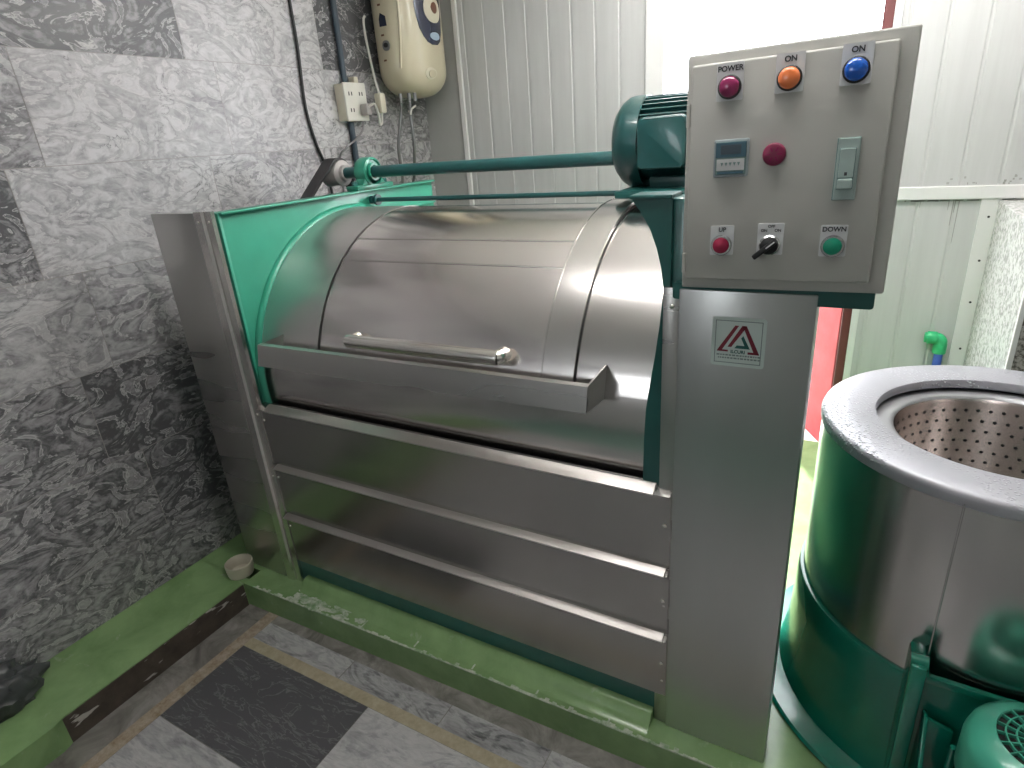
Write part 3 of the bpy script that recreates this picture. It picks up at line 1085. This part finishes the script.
mb.lathe([(1e-6, -0.360), (0.064, -0.360), (0.094, -0.354), (0.113, -0.338), (0.124, -0.320), (0.126, -0.305), (0.126, -0.272), (0.119, -0.272), (0.119, -0.31), (1e-6, -0.31)], (0, MY, MZ), 'x', 48, 0)
mb.build('fan_cover', ['motor_paint'], mo, smooth=40)
mb = MB()
tb = rrect(-0.193, 1.462, 0.066, 0.068, 0.016)
tb = [(x, z - (0.010 * math.cos((x + 0.193) / 0.066 * PI * 0.5) if z < 1.41 else 0) * -1) for x, z in tb]
mb.prism(rrect(-0.193, 1.462, 0.060, 0.062, 0.014), 'y', 0.545, 0.60, 0)
mb.prism(tb, 'y', 0.520, 0.547, 0, 0.006)
mb.build('terminal_box', ['motor_paint'], mo, smooth=45)

# bracket that carries the control box
mb = MB()
mb.prism(rrect(0.162, 1.199, 0.174, 0.0165, 0.006), 'y', 0.004, 0.17, 0)
mb.build('control_bracket', ['green_dark'], wm)

# ---- control box, slightly out of true
ca, sa = math.cos(0.0106), math.sin(0.0106)
BM = Matrix.Translation((0.0135, -0.030, 1.215)) @ Matrix.Rotation(0.0106, 4, 'Z') @ Matrix.Rotation(-0.0309, 4, 'X') @ Matrix.Rotation(-0.0106, 4, 'Y')
BW, BH = 0.3330, 0.394
mb = MB()
mb.box(0, BW, 0.0, 0.19, 0, BH, 0, 0.004, 3)
cb = mb.build('control_box', ['box_paint'], wm, mtx=BM)
mb = MB()
mb.box(0.010, 0.309, -0.014, 0.001, 0.019, 0.377, 0, 0.004, 3)
for zz in (0.300, 0.048):
    mb.cyl('z', (0.006, -0.008, zz), 0.004, -0.018, 0.018, 12, 0)
mb.build('box_door', ['box_paint'], cb, mtx=BM)
YD = -0.014


def name_plate(mb, cx, cz, w_, h_, body, size, dz, mat=0, ink=1):
    mb.prism(rrect(cx, cz, w_ / 2, h_ / 2, 0.002, 3), 'y', YD - 0.0016, YD + 0.0005, mat)
    if body:
        mb.text(body, size, (cx, YD - 0.0018, cz + dz), ink, extrude=0.0003)


def lamp(cx, cz, lens, word, size, r=0.0158):
    mb = MB()
    name_plate(mb, cx, cz + 0.008, 0.042, 0.057, word, size, 0.0195)
    mb.lathe([(r + 0.0028, 0.0), (r + 0.0028, -0.004), (r + 0.001, -0.006), (r, -0.006)], (cx, YD, cz), 'y', 32, 2)
    mb.lathe([(r, -0.004), (r, -0.010), (r - 0.002, -0.0135), (r * 0.6, -0.0155), (1e-6, -0.016)], (cx, YD, cz), 'y', 32, 3)
    return mb.build('indicator_lamp', ['plate_white', 'ink', 'black', lens], cb, mtx=BM, smooth=40)


tag(lamp(0.073, 0.338, 'lens_magenta', 'POWER', 0.0115), 'magenta power lamp')
tag(lamp(0.163, 0.341, 'lens_orange', 'ON', 0.0115), 'orange lamp')
tag(lamp(0.255, 0.342, 'lens_blue', 'ON', 0.0115), 'blue lamp')


def push(cx, cz, mat, word, w_=0.040):
    mb = MB()
    name_plate(mb, cx, cz + 0.008, w_, 0.051, word, 0.0105, 0.0185)
    mb.lathe([(0.0178, 0.0), (0.0178, -0.007), (0.0165, -0.009), (0.0140, -0.009), (0.0138, -0.005)], (cx, YD, cz), 'y', 32, 2)
    mb.lathe([(0.0138, -0.004), (0.0138, -0.0085), (0.012, -0.010), (1e-6, -0.0104)], (cx, YD, cz), 'y', 32, 3)
    return mb.build('push_button', ['plate_white', 'ink', 'ring_steel', mat], cb, mtx=BM, smooth=40)


tag(push(0.073, 0.082, 'button_red', 'UP'), 'red push button')
tag(push(0.250, 0.081, 'button_green', 'DOWN'), 'green push button')
# selector
mb = MB()
sx_, sz_ = 0.153, 0.082
name_plate(mb, sx_, sz_ + 0.010, 0.042, 0.053, '', 0.01, 0)
mb.text('OFF', 0.0065, (sx_ + 0.001, YD - 0.0018, sz_ + 0.0315), 1, extrude=0.0003)
mb.text('ON', 0.0065, (sx_ - 0.0105, YD - 0.0018, sz_ + 0.0245), 1, extrude=0.0003)
mb.text('ON', 0.0065, (sx_ + 0.0115, YD - 0.0018, sz_ + 0.0245), 1, extrude=0.0003)
mb.lathe([(0.0170, 0.0), (0.0170, -0.006), (0.0150, -0.008), (0.0140, -0.008)], (sx_, YD, sz_), 'y', 32, 2)
mb.lathe([(0.0145, -0.004), (0.0145, -0.014), (0.012, -0.016), (1e-6, -0.016)], (sx_, YD, sz_), 'y', 32, 3)
T = Matrix.Translation((sx_, YD, sz_)) @ Matrix.Rotation(R_(-40), 4, 'Y')
mb.box(-0.030, 0.014, -0.026, -0.012, -0.0045, 0.0045, 3, 0.002, mtx=T)
mb.box(-0.004, 0.013, -0.0268, -0.0255, -0.0010, 0.0010, 0, mtx=T)
mb.build('selector_switch', ['plate_white', 'ink', 'ring_steel', 'black'], cb, mtx=BM, smooth=40)
# timer
mb = MB()
cx, cz = 0.0815, 0.2275
mb.box(cx - 0.0285, cx + 0.0285, YD - 0.006, YD + 0.001, cz - 0.0305, cz + 0.0305, 0, 0.003)
mb.box(cx - 0.0250, cx + 0.0250, YD - 0.0075, YD - 0.005, cz - 0.0265, cz + 0.0265, 1, 0.0015)
mb.box(cx - 0.0245, cx + 0.0245, YD - 0.0085, YD - 0.007, cz + 0.0015, cz + 0.0255, 2, 0.0006)
mb.box(cx - 0.0165, cx + 0.0165, YD - 0.0090, YD - 0.008, cz + 0.0065, cz + 0.0215, 4, 0.0004)
mb.box(cx - 0.0225, cx + 0.0225, YD - 0.0085, YD - 0.007, cz - 0.0195, cz - 0.0010, 3, 0.0006)
for k in range(5):
    mb.prism([(cx - 0.0160 + k * 0.0068, cz - 0.0065), (cx - 0.0112 + k * 0.0068, cz - 0.0065), (cx - 0.0136 + k * 0.0068, cz - 0.0125)], 'y', YD - 0.0090, YD - 0.0080, 1)
mb.box(cx - 0.0210, cx + 0.0210, YD - 0.0085, YD - 0.007, cz - 0.0250, cz - 0.0215, 2, 0.0004)
mb.build('timer', ['timer_grey', 'breaker_edge', 'timer_screen', 'timer_light', 'conduit_blue'], cb, mtx=BM, smooth=0)
# buzzer
mb = MB()
cx, cz = 0.1495, 0.2295
mb.lathe([(0.0180, 0.0), (0.0180, -0.006), (0.0165, -0.009), (0.0150, -0.010), (0.004, -0.010), (1e-6, -0.010)], (cx, YD, cz), 'y', 32, 0)
for k in range(6):
    T = Matrix.Translation((cx, YD, cz)) @ Matrix.Rotation(k * PI / 3, 4, 'Y')
    mb.box(0.005, 0.012, -0.0108, -0.0095, -0.0012, 0.0012, 1, mtx=T)
mb.build('buzzer', ['buzzer_red', 'lens_magenta'], cb, mtx=BM, smooth=40)
# breaker
mb = MB()
cx, cz = 0.257, 0.2005
mb.box(cx - 0.0165, cx + 0.0165, YD - 0.004, YD + 0.001, cz - 0.047, cz + 0.047, 1, 0.001)
mb.box(cx - 0.0145, cx + 0.0160, YD - 0.010, YD - 0.003, cz - 0.046, cz + 0.046, 0, 0.001)
mb.box(cx - 0.0115, cx + 0.0115, YD - 0.0108, YD - 0.0095, cz - 0.030, cz + 0.032, 1, 0.0004)
mb.box(cx - 0.0105, cx + 0.0105, YD - 0.0140, YD - 0.0095, cz - 0.012, cz + 0.031, 0, 0.001)
mb.box(cx - 0.0105, cx + 0.0105, YD - 0.0240, YD - 0.0095, cz - 0.029, cz - 0.014, 0, 0.002)
mb.box(cx - 0.002, cx + 0.002, YD - 0.0146, YD - 0.0136, cz - 0.009, cz - 0.004, 2)
mb.build('breaker', ['breaker_grey', 'breaker_edge', 'ink'], cb, mtx=BM, smooth=0)


# ================================================================== THE SPIN DRYER
EX, EY = 0.658, 0.460
sd = thing('spin_dryer', (EX, EY, 0.0), 'round spin dryer with brushed steel drum, perforated basket and green base on the right', 'spin dryer')
c0 = (EX, EY, 0.0)
mb = MB()
mb.lathe([(0.10, 0.0), (0.485, 0.0), (0.487, 0.006), (0.480, 0.013), (0.425, 0.016), (0.405, 0.022), (0.10, 0.022)], c0, 'z', 96, 0)
mb.build('base_flange', ['green_body'], sd, smooth=40)
mb = MB()
mb.lathe([(0.30, 0.018), (0.425, 0.018), (0.418, 0.06), (0.408, 0.14), (0.402, 0.24), (0.400, 0.318), (0.396, 0.330), (0.388, 0.332), (0.30, 0.332)], c0, 'z', 96, 0)
mb.build('lower_body', ['green_body'], sd, smooth=40)
mb = MB()
mb.lathe([(0.37, 0.325), (0.388, 0.325), (0.388, 0.800), (0.378, 0.800), (0.37, 0.795)], c0, 'z', 128, 0)
mb.box(EX - 0.12, EX - 0.118, EY - 0.374, EY - 0.366, 0.352, 0.79, 0)
mb.build('outer_shell', ['steel_shell'], sd, smooth=40)
mb = MB()
mb.lathe([(0.386, 0.780), (0.3915, 0.784), (0.3925, 0.800), (0.389, 0.809), (0.380, 0.8125), (0.280, 0.8125), (0.272, 0.8105), (0.269, 0.804), (0.269, 0.790), (0.277, 0.784)], c0, 'z', 128, 0)
mb.build('lid_ring', ['lid_grey'], sd, smooth=50)
mb = MB()
mb.lathe([(0.292, 0.776), (0.262, 0.780), (0.240, 0.782), (0.231, 0.779), (0.227, 0.768), (0.228, 0.750)], c0, 'z', 96, 0)
mb.build('basket_rim', ['lid_trim'], sd, smooth=60)
mb = MB()
mb.lathe([(0.231, 0.765), (0.228, 0.775), (0.226, 0.765), (0.226, 0.30), (0.215, 0.285), (0.06, 0.285), (0.045, 0.33), (1e-6, 0.345)], c0, 'z', 96, 0)
for j in range(14):
    z = 0.742 - j * 0.030
    for i in range(52):
        a = 2 * PI * (i + 0.5 * (j % 2)) / 52
        T = Matrix.Translation((EX, EY, z)) @ Matrix.Rotation(a, 4, 'Z') @ Matrix.Rotation(R_(90), 4, 'Y')
        mb.lathe([(1e-6, 0.2252), (0.0044, 0.2252), (0.0048, 0.2262)], (0, 0, 0), 'z', 8, 1, mtx=T)
mb.build('basket', ['steel_basket', 'black_hole'], sd, smooth=40)
# motor bracket
mb = MB()
mb.box(0.504, 0.534, 0.020, 0.100, 0.05, 0.425, 0, 0.006)
mb.cyl('x', (0, 0.045, 0.420), 0.016, 0.503, 0.535, 20, 0)
mb.box(0.530, 0.86, 0.052, 0.062, 0.06, 0.372, 0, 0.002)
mb.prism([(0.530, 0.420), (0.545, 0.385), (0.86, 0.372), (0.86, 0.362), (0.530, 0.366)], 'y', 0.046, 0.060, 0, 0.002)
mb.prism([(-0.10, 0.10), (0.052, 0.10), (0.052, 0.290), (0.02, 0.300)], 'x', 0.545, 0.553, 0, 0.002)
mb.prism([(0.553, 0.10), (0.60, 0.10), (0.60, 0.28), (0.553, 0.295)], 'y', 0.020, 0.030, 0, 0.002)
mb.build('motor_bracket', ['green_body'], sd)
NX, NY = 0.712, -0.075
mb = MB()
mb.cyl('z', (NX, NY, 0), 0.104, 0.06, 0.32, 40, 0, 0.006)
for k in range(28):
    T = Matrix.Translation((NX, NY, 0)) @ Matrix.Rotation(2 * PI * k / 28, 4, 'Z')
    mb.box(0.100, 0.116, -0.002, 0.002, 0.09, 0.30, 0, mtx=T)
mb.box(NX - 0.09, NX + 0.09, 0.0, 0.055, 0.09, 0.29, 0, 0.004)
mb.tube([(0.592, -0.035, 0.13), (0.592, -0.035, 0.30)], 0.006, 8, 0)
dm_ = mb.build('motor', ['green_body'], sd)
mb = MB()
ri = 0.112
mb.lathe([(ri + 0.006, 0.285), (ri + 0.010, 0.300), (ri + 0.010, 0.372), (ri + 0.004, 0.396), (ri - 0.012, 0.412), (0.078, 0.420), (0.076, 0.418), (0.076, 0.412), (ri - 0.004, 0.40)], (NX, NY, 0), 'z', 56, 0)
# grille: concentric rings and spokes over a dark well, plus solid hub
mb.lathe([(1e-6, 0.412), (0.077, 0.412)], (NX, NY, 0), 'z', 40, 1)
for r in (0.045, 0.061):
    mb.lathe([(r, 0.413), (r, 0.4195), (r + 0.0026, 0.4195), (r + 0.0026, 0.413)], (NX, NY, 0), 'z', 40, 0)
for k in range(20):
    T = Matrix.Translation((NX, NY, 0)) @ Matrix.Rotation(2 * PI * k / 20, 4, 'Z')
    mb.box(0.024, 0.079, -0.0012, 0.0012, 0.413, 0.4198, 0, mtx=T)
mb.cyl('z', (NX, NY, 0), 0.028, 0.413, 0.421, 28, 0)
mb.build('fan_cover', ['green_fan_cover_lit', 'black_hole'], dm_, smooth=40)


# ================================================================== ON THE WALL
# water heater: superellipse body with a rounded belly
HX, HY, HA, HB = -1.756, 1.565, 0.136, 0.188
ZB0, ZB1 = 1.728, 2.50
hprof = []
for k in range(0, 13):
    a = PI / 2 * k / 12
    hprof.append((0.04 + 0.96 * math.sin(a) ** 0.8, ZB0 + 0.125 * (1 - math.cos(a))))
hprof += [(1.0, 1.95), (1.0, 2.15), (1.0, 2.30)]
for k in range(1, 10):
    a = PI / 2 * k / 9
    hprof.append((max(0.04, math.cos(a) ** 0.7), 2.37 + 0.12 * math.sin(a)))


def hscale(z):
    for (s0, z0), (s1, z1) in zip(hprof, hprof[1:]):
        if z0 <= z <= z1:
            return s0 + (s1 - s0) * (z - z0) / max(1e-9, z1 - z0)
    return 1.0


def hsurf(phi, z, off=0.0):
    s = hscale(z)
    p = R_(phi)
    e = 2 / 2.3
    cx_, sy_ = math.cos(p), math.sin(p)
    x = math.copysign(abs(cx_) ** e, cx_)
    y = math.copysign(abs(sy_) ** e, sy_)
    return Vector((HX + (HA * s + off) * x, HY + (HB * s + off) * y, z))


wh = thing('water_heater', (XL, HY, ZB0), 'cream oval electric water heater with dark display panel hung on the marble wall', 'water heater')
t = bmesh.new()
rings = []
for s, z in hprof:
    rings.append([t.verts.new(hsurf(360 * k / 64, z)) for k in range(64)])
for A, B in zip(rings, rings[1:]):
    for k in range(64):
        t.faces.new((A[k], A[(k + 1) % 64], B[(k + 1) % 64], B[k]))
t.faces.new(rings[0][::-1])
t.faces.new(rings[-1])
bmesh.ops.recalc_face_normals(t, faces=t.faces)
mb = MB()
mb._merge(t, 0)
hb = mb.build('body', ['cream'], wh, smooth=60)


def patch(phi_z, off, mat, name, parent, seg=None):
    """decal shell from a (phi, z) outline, fan-filled through rings so it follows the curve"""
    t = bmesh.new()
    cp = sum(p for p, z in phi_z) / len(phi_z)
    cz = sum(z for p, z in phi_z) / len(phi_z)
    n = len(phi_z)
    R0 = []
    for f in (1.0, 0.8, 0.6, 0.4, 0.2):
        R0.append([t.verts.new(hsurf(cp + (p - cp) * f, cz + (z - cz) * f, off)) for p, z in phi_z])
    R0.insert(0, [t.verts.new(hsurf(p, z, -0.004)) for p, z in phi_z])
    for A, B in zip(R0, R0[1:]):
        for k in range(n):
            t.faces.new((A[k], A[(k + 1) % n], B[(k + 1) % n], B[k]))
    cv = t.verts.new(hsurf(cp, cz, off))
    for k in range(n):
        t.faces.new((R0[-1][k], R0[-1][(k + 1) % n], cv))
    bmesh.ops.recalc_face_normals(t, faces=t.faces)
    m_ = MB()
    m_._merge(t, 0)
    return m_.build(name, [mat], parent, smooth=40)


def oval(cp, cz, rp, rz, n=24):
    return [(cp + rp * math.cos(2 * PI * k / n), cz + rz * math.sin(2 * PI * k / n)) for k in range(n)]


dp = patch([(-32, 2.36), (-31, 2.20), (-30, 2.10), (-28, 2.06), (-24, 2.015), (-18, 1.985), (-11, 1.962), (-2, 1.950), (8, 1.952), (16, 1.970), (22, 2.01), (26, 2.06), (28, 2.15), (29, 2.36)], 0.003, 'navy', 'display_panel', wh)
patch(oval(4, 2.100, 17, 0.056), 0.006, 'cream_light', 'dial_ring', dp)
patch(oval(6, 2.108, 6, 0.024), 0.008, 'brown', 'dial_face', dp)
patch(oval(4, 1.988, 9, 0.017), 0.006, 'pale_blue', 'badge', dp)
patch(oval(-10, 1.826, 11, 0.026), 0.003, 'cream_light', 'cap', wh)
patch(oval(-8, 1.824, 7, 0.017), 0.007, 'cream', 'cap_ring', wh)
patch(oval(-90, 1.950, 6.5, 0.022), 0.006, 'hose_grey', 'knob', wh)
patch(oval(-89, 1.951, 3.2, 0.010), 0.012, 'black', 'knob_centre', wh)
patch([(-98, 2.030), (-98, 2.062), (-94, 2.085), (-86, 2.070), (-85, 2.030)], 0.003, 'navy', 'button_panel', wh)
for ph, z in ((-95, 2.118), (-95, 1.995), (-96, 1.890)):
    patch([(ph - 3, z - 0.004), (ph + 3, z - 0.004), (ph + 3, z + 0.004), (ph - 3, z + 0.004)], 0.0015, 'brown', 'small_mark', wh)
# raised seam
mb = MB()
mb.tube([hsurf(-58, 2.36, 0), hsurf(-58, 2.20, 0.001), hsurf(-60, 2.05, 0.002), hsurf(-64, 1.93, 0.002), hsurf(-68, 1.85, 0)], 0.006, 8, 0, 5)
mb.build('seam', ['cream'], wh, smooth=60)
for ph, o_ in ((-91, 0.02), (-66, 0.03), (-47, 0.03)):
    p = hsurf(ph, 1.770, -o_)
    MB().cyl('z', (p.x, p.y, 1.721), 0.009, -0.012, 0.025, 12, 0).build('spout', ['hose_grey'], wh)

# hoses and the two cable tails under the heater
p1, p2, p3 = hsurf(-91, 1.770, -0.02), hsurf(-66, 1.770, -0.03), hsurf(-47, 1.770, -0.03)
mb = MB()
mb.tube([(p1.x, p1.y, 1.708), (p1.x - 0.01, p1.y + 0.002, 1.66), (-1.80, 1.42, 1.50), (-1.83, 1.46, 1.36), (-1.87, 1.48, 1.20), (-1.872, 1.48, 0.6), (-1.872, 1.48, 0.02)], 0.0085, 10, 0, 6)
tag(mb.build('water_hose', ['hose_grey'], origin=(p1.x, p1.y, 1.72), smooth=60), 'grey flexible hose hanging from the left spout under the cream heater', 'hose', 'hoses under the water heater')
mb = MB()
mb.tube([(p2.x, p2.y, 1.708), (p2.x - 0.004, p2.y, 1.64), (-1.73, 1.46, 1.50), (-1.80, 1.52, 1.36), (-1.87, 1.56, 1.20), (-1.872, 1.56, 0.6), (-1.872, 1.56, 0.02)], 0.0085, 10, 0, 6)
tag(mb.build('water_hose', ['hose_grey'], origin=(p2.x, p2.y, 1.72), smooth=60), 'grey flexible hose hanging from the middle spout under the cream heater', 'hose', 'hoses under the water heater')
mb = MB()
mb.tube([(p1.x + 0.03, p1.y + 0.02, 1.704), (p1.x + 0.04, p1.y + 0.02, 1.69), (p2.x - 0.008, p2.y - 0.006, 1.66)], 0.005, 8, 0, 6)
mb.tube([(p3.x, p3.y, 1.688), (p3.x - 0.012, p3.y - 0.02, 1.675), (p2.x + 0.004, p2.y - 0.010, 1.65)], 0.005, 8, 0, 6)
tag(mb.build('cable_tail', ['plug_white'], origin=(p2.x, p2.y, 1.66), smooth=60), 'pale forked cable joining below the cream water heater', 'cable')

# socket box, plug and cord
sb = thing('socket_box', (XL, 1.21, 1.64), 'cream surface socket box with white outlet plate on the marble wall', 'socket')
mb = MB()
mb.box(XL, XL + 0.055, 1.130, 1.262, 1.635, 1.792, 0, 0.004)
mb.box(XL, XL + 0.035, 1.235, 1.262, 1.795, 1.825, 0, 0.002)
mb.build('back_box', ['cream_light'], sb)
mb = MB()
mb.box(XL + 0.053, XL + 0.063, 1.126, 1.272, 1.632, 1.796, 0, 0.004)
for dy in (-0.035, 0.035):
    for dz, hw in ((0.035, 0.006), (-0.035, 0.006)):
        mb.box(XL + 0.0625, XL + 0.0637, 1.199 + dy - 0.012, 1.199 + dy - 0.006, 1.714 + dz - 0.008, 1.714 + dz + 0.008, 1)
        mb.box(XL + 0.0625, XL + 0.0637, 1.199 + dy + 0.006, 1.199 + dy + 0.012, 1.714 + dz - 0.008, 1.714 + dz + 0.008, 1)
mb.build('outlet_plate', ['plug_white', 'black'], sb, smooth=0)
pc = thing('power_cord', (XL + 0.06, 1.24, 1.69), 'cream power cord with plug and inline block hanging between the socket and the water heater', 'cord')
mb = MB()
mb.box(XL + 0.0645, XL + 0.105, 1.215, 1.250, 1.655, 1.705, 0, 0.006)
mb.build('plug', ['grey_iron'], pc)
mb = MB()
mb.box(XL + 0.045, XL + 0.085, 1.345, 1.385, 1.665, 1.755, 0, 0.008)
mb.build('inline_block', ['cream_light'], pc)
mb = MB()
mb.tube([(XL + 0.10, 1.235, 1.69), (XL + 0.12, 1.255, 1.70), (XL + 0.11, 1.285, 1.655), (XL + 0.09, 1.31, 1.615), (XL + 0.075, 1.345, 1.625), (XL + 0.065, 1.365, 1.67)], 0.006, 8, 0, 6)
mb.tube([(XL + 0.065, 1.365, 1.75), (XL + 0.05, 1.365, 1.82), (XL + 0.04, 1.362, 1.92), (XL + 0.035, 1.358, 2.02), (XL + 0.035, 1.362, 2.07), (XL + 0.040, 1.371, 2.085)], 0.006, 8, 0, 6)
mb.build('cable', ['plug_white'], pc, smooth=60)

# conduit, loose cables
mb = MB()
mb.tube([(XL + 0.016, 1.200, ZC - 0.002), (XL + 0.016, 1.197, 2.1), (XL + 0.016, 1.190, 1.80)], 0.014, 12, 0)
mb.tube([(XL + 0.016, 1.190, 1.632), (XL + 0.016, 1.185, 1.30), (XL + 0.016, 1.18, 0.002)], 0.014, 12, 0)
tag(mb.build('conduit_pipe', ['conduit_blue'], origin=(XL + 0.016, 1.19, 1.63), smooth=60), 'dark blue-grey conduit pipe running down the marble wall through the socket box', 'pipe')
mb = MB()
mb.tube([(XL + 0.008, 0.955, ZC - 0.002), (XL + 0.008, 0.948, 2.10), (XL + 0.010, 0.943, 1.92), (XL + 0.008, 0.929, 1.70), (XL + 0.010, 0.950, 1.55), (XL + 0.012, 0.985, 1.44), (XL + 0.012, 0.995, 1.30), (XL + 0.012, 1.0, 0.9), (XL + 0.012, 1.0, 0.002)], 0.0065, 8, 0, 6)
tag(mb.build('loose_cable', ['black'], origin=(XL + 0.008, 0.95, 1.5), smooth=60), 'thin black cable hanging down the marble wall behind the pulley', 'cable')
mb = MB()
mb.tube([(XL + 0.05, 1.240, 1.630), (XL + 0.048, 1.225, 1.59), (XL + 0.046, 1.165, 1.55), (XL + 0.030, 1.11, 1.515), (XL + 0.012, 1.08, 1.46), (XL + 0.008, 1.075, 1.2)], 0.005, 8, 0, 6)
tag(mb.build('thin_cable', ['hose_grey'], origin=(XL + 0.05, 1.240, 1.630), smooth=60), 'thin grey cable curving out below the cream socket box', 'cable')

# green elbow on a blue pipe
wp = thing('water_pipe', (0.648, 1.80, 0.0), 'blue upright water pipe with a green elbow beside the white back wall', 'pipe')
MB().cyl('z', (0.648, 1.80, 0), 0.0165, 0.001, 0.555, 18, 0).build('riser', ['pipe_blue'], wp)
mb = MB()
mb.cyl('z', (0.648, 1.80, 0), 0.025, 0.530, 0.575, 20, 0, 0.003)
mb.tube([(0.648, 1.80, 0.57), (0.647, 1.80, 0.582), (0.640, 1.80, 0.592), (0.628, 1.80, 0.596)], 0.024, 16, 0, 4)
mb.cyl('x', (0, 1.80, 0.596), 0.0265, 0.596, 0.632, 20, 0, 0.003)
mb.lathe([(1e-6, 0.600), (0.017, 0.600), (0.017, 0.588), (0.0215, 0.588), (0.0215, 0.597)], (0, 1.80, 0.596), 'x', 18, 0)
mb.build('elbow', ['pipe_green'], wp, smooth=50)

# ================================================================== ON THE LEDGE
mb = MB()
mb.lathe([(1e-6, 0.012), (0.040, 0.012), (0.043, 0.020), (0.0455, 0.052), (0.048, 0.055), (0.0515, 0.053), (0.050, 0.025), (0.047, 0.003), (0.040, 0.0), (1e-6, 0.0)], (-1.660, -0.062, 0.0), 'z', 36, 0)
tag(mb.build('round_dish', ['cup_cream'], origin=(-1.660, -0.062, 0.0), smooth=50), 'small cream round dish in the corner of the green ledge beside the steel cover', 'dish')
# crumpled dark bag
t = bmesh.new()
bmesh.ops.create_icosphere(t, subdivisions=4, radius=1)
from mathutils import noise as mn
for v in t.verts:
    d = v.co.copy()
    n1 = mn.noise(d * 1.7 + Vector((3, 1, 7)))
    n2 = abs(mn.noise(d * 4.3 + Vector((1, 5, 2))))
    r = 1 + 0.30 * n1 - 0.38 * n2 - 0.18 * abs(mn.noise(d * 9.0))
    v.co = Vector((max(XL + 0.004, d.x * 0.088 * r - 1.812), d.y * 0.195 * r - 0.865, max(0.001, 0.050 + d.z * 0.105 * r)))
mb = MB()
mb._merge(t, 0)
tag(mb.build('crumpled_bag', ['bag_dark'], origin=(-1.828, -0.862, 0.0), smooth=60), 'crumpled dark grey bag lying on the green ledge against the marble wall', 'bag')

# ================================================================== CEILING LAMPS
for (x, y, ln, pw), lab, mn_ in zip(LAMPS, ('white twin-tube ceiling lamp above the front of the washing machine', 'added unseen twin-tube fill lamp near the back wall above the doorway'), ('tube_glow', 'tube_glow_added')):
    m, nt, b = nmat(mn_)
    b.inputs['Base Color'].default_value = (0.9, 0.9, 0.9, 1)
    b.inputs['Emission Color'].default_value = (1.0, 0.985, 0.96, 1)
    b.inputs['Emission Strength'].default_value = pw
    cl = thing('ceiling_lamp', (x, y, ZC), lab, 'lamp', 'ceiling lamps')
    mb = MB()
    mb.prism([(y - 0.05, ZC - 0.0005), (y - 0.035, ZC - 0.05), (y + 0.035, ZC - 0.05), (y + 0.05, ZC - 0.0005)], 'x', x - ln / 2 - 0.04, x + ln / 2 + 0.04, 0)
    for s_ in (-1, 1):
        mb.box(x + s_ * (ln / 2 + 0.018) - 0.018, x + s_ * (ln / 2 + 0.018) + 0.018, y - 0.055, y + 0.055, ZC - 0.245, ZC - 0.045, 0, 0.003)
    mb.build('batten', ['ceiling_white'], cl, smooth=0)
    for s_ in (-1, 1):
        MB().cyl('x', (0, y + s_ * 0.024, ZC - 0.220), 0.018, x - ln / 2, x + ln / 2, 16, 0).build('tube', [mn_], cl)

for o in scn.objects:
    if '_base' in o:
        del o['_base']
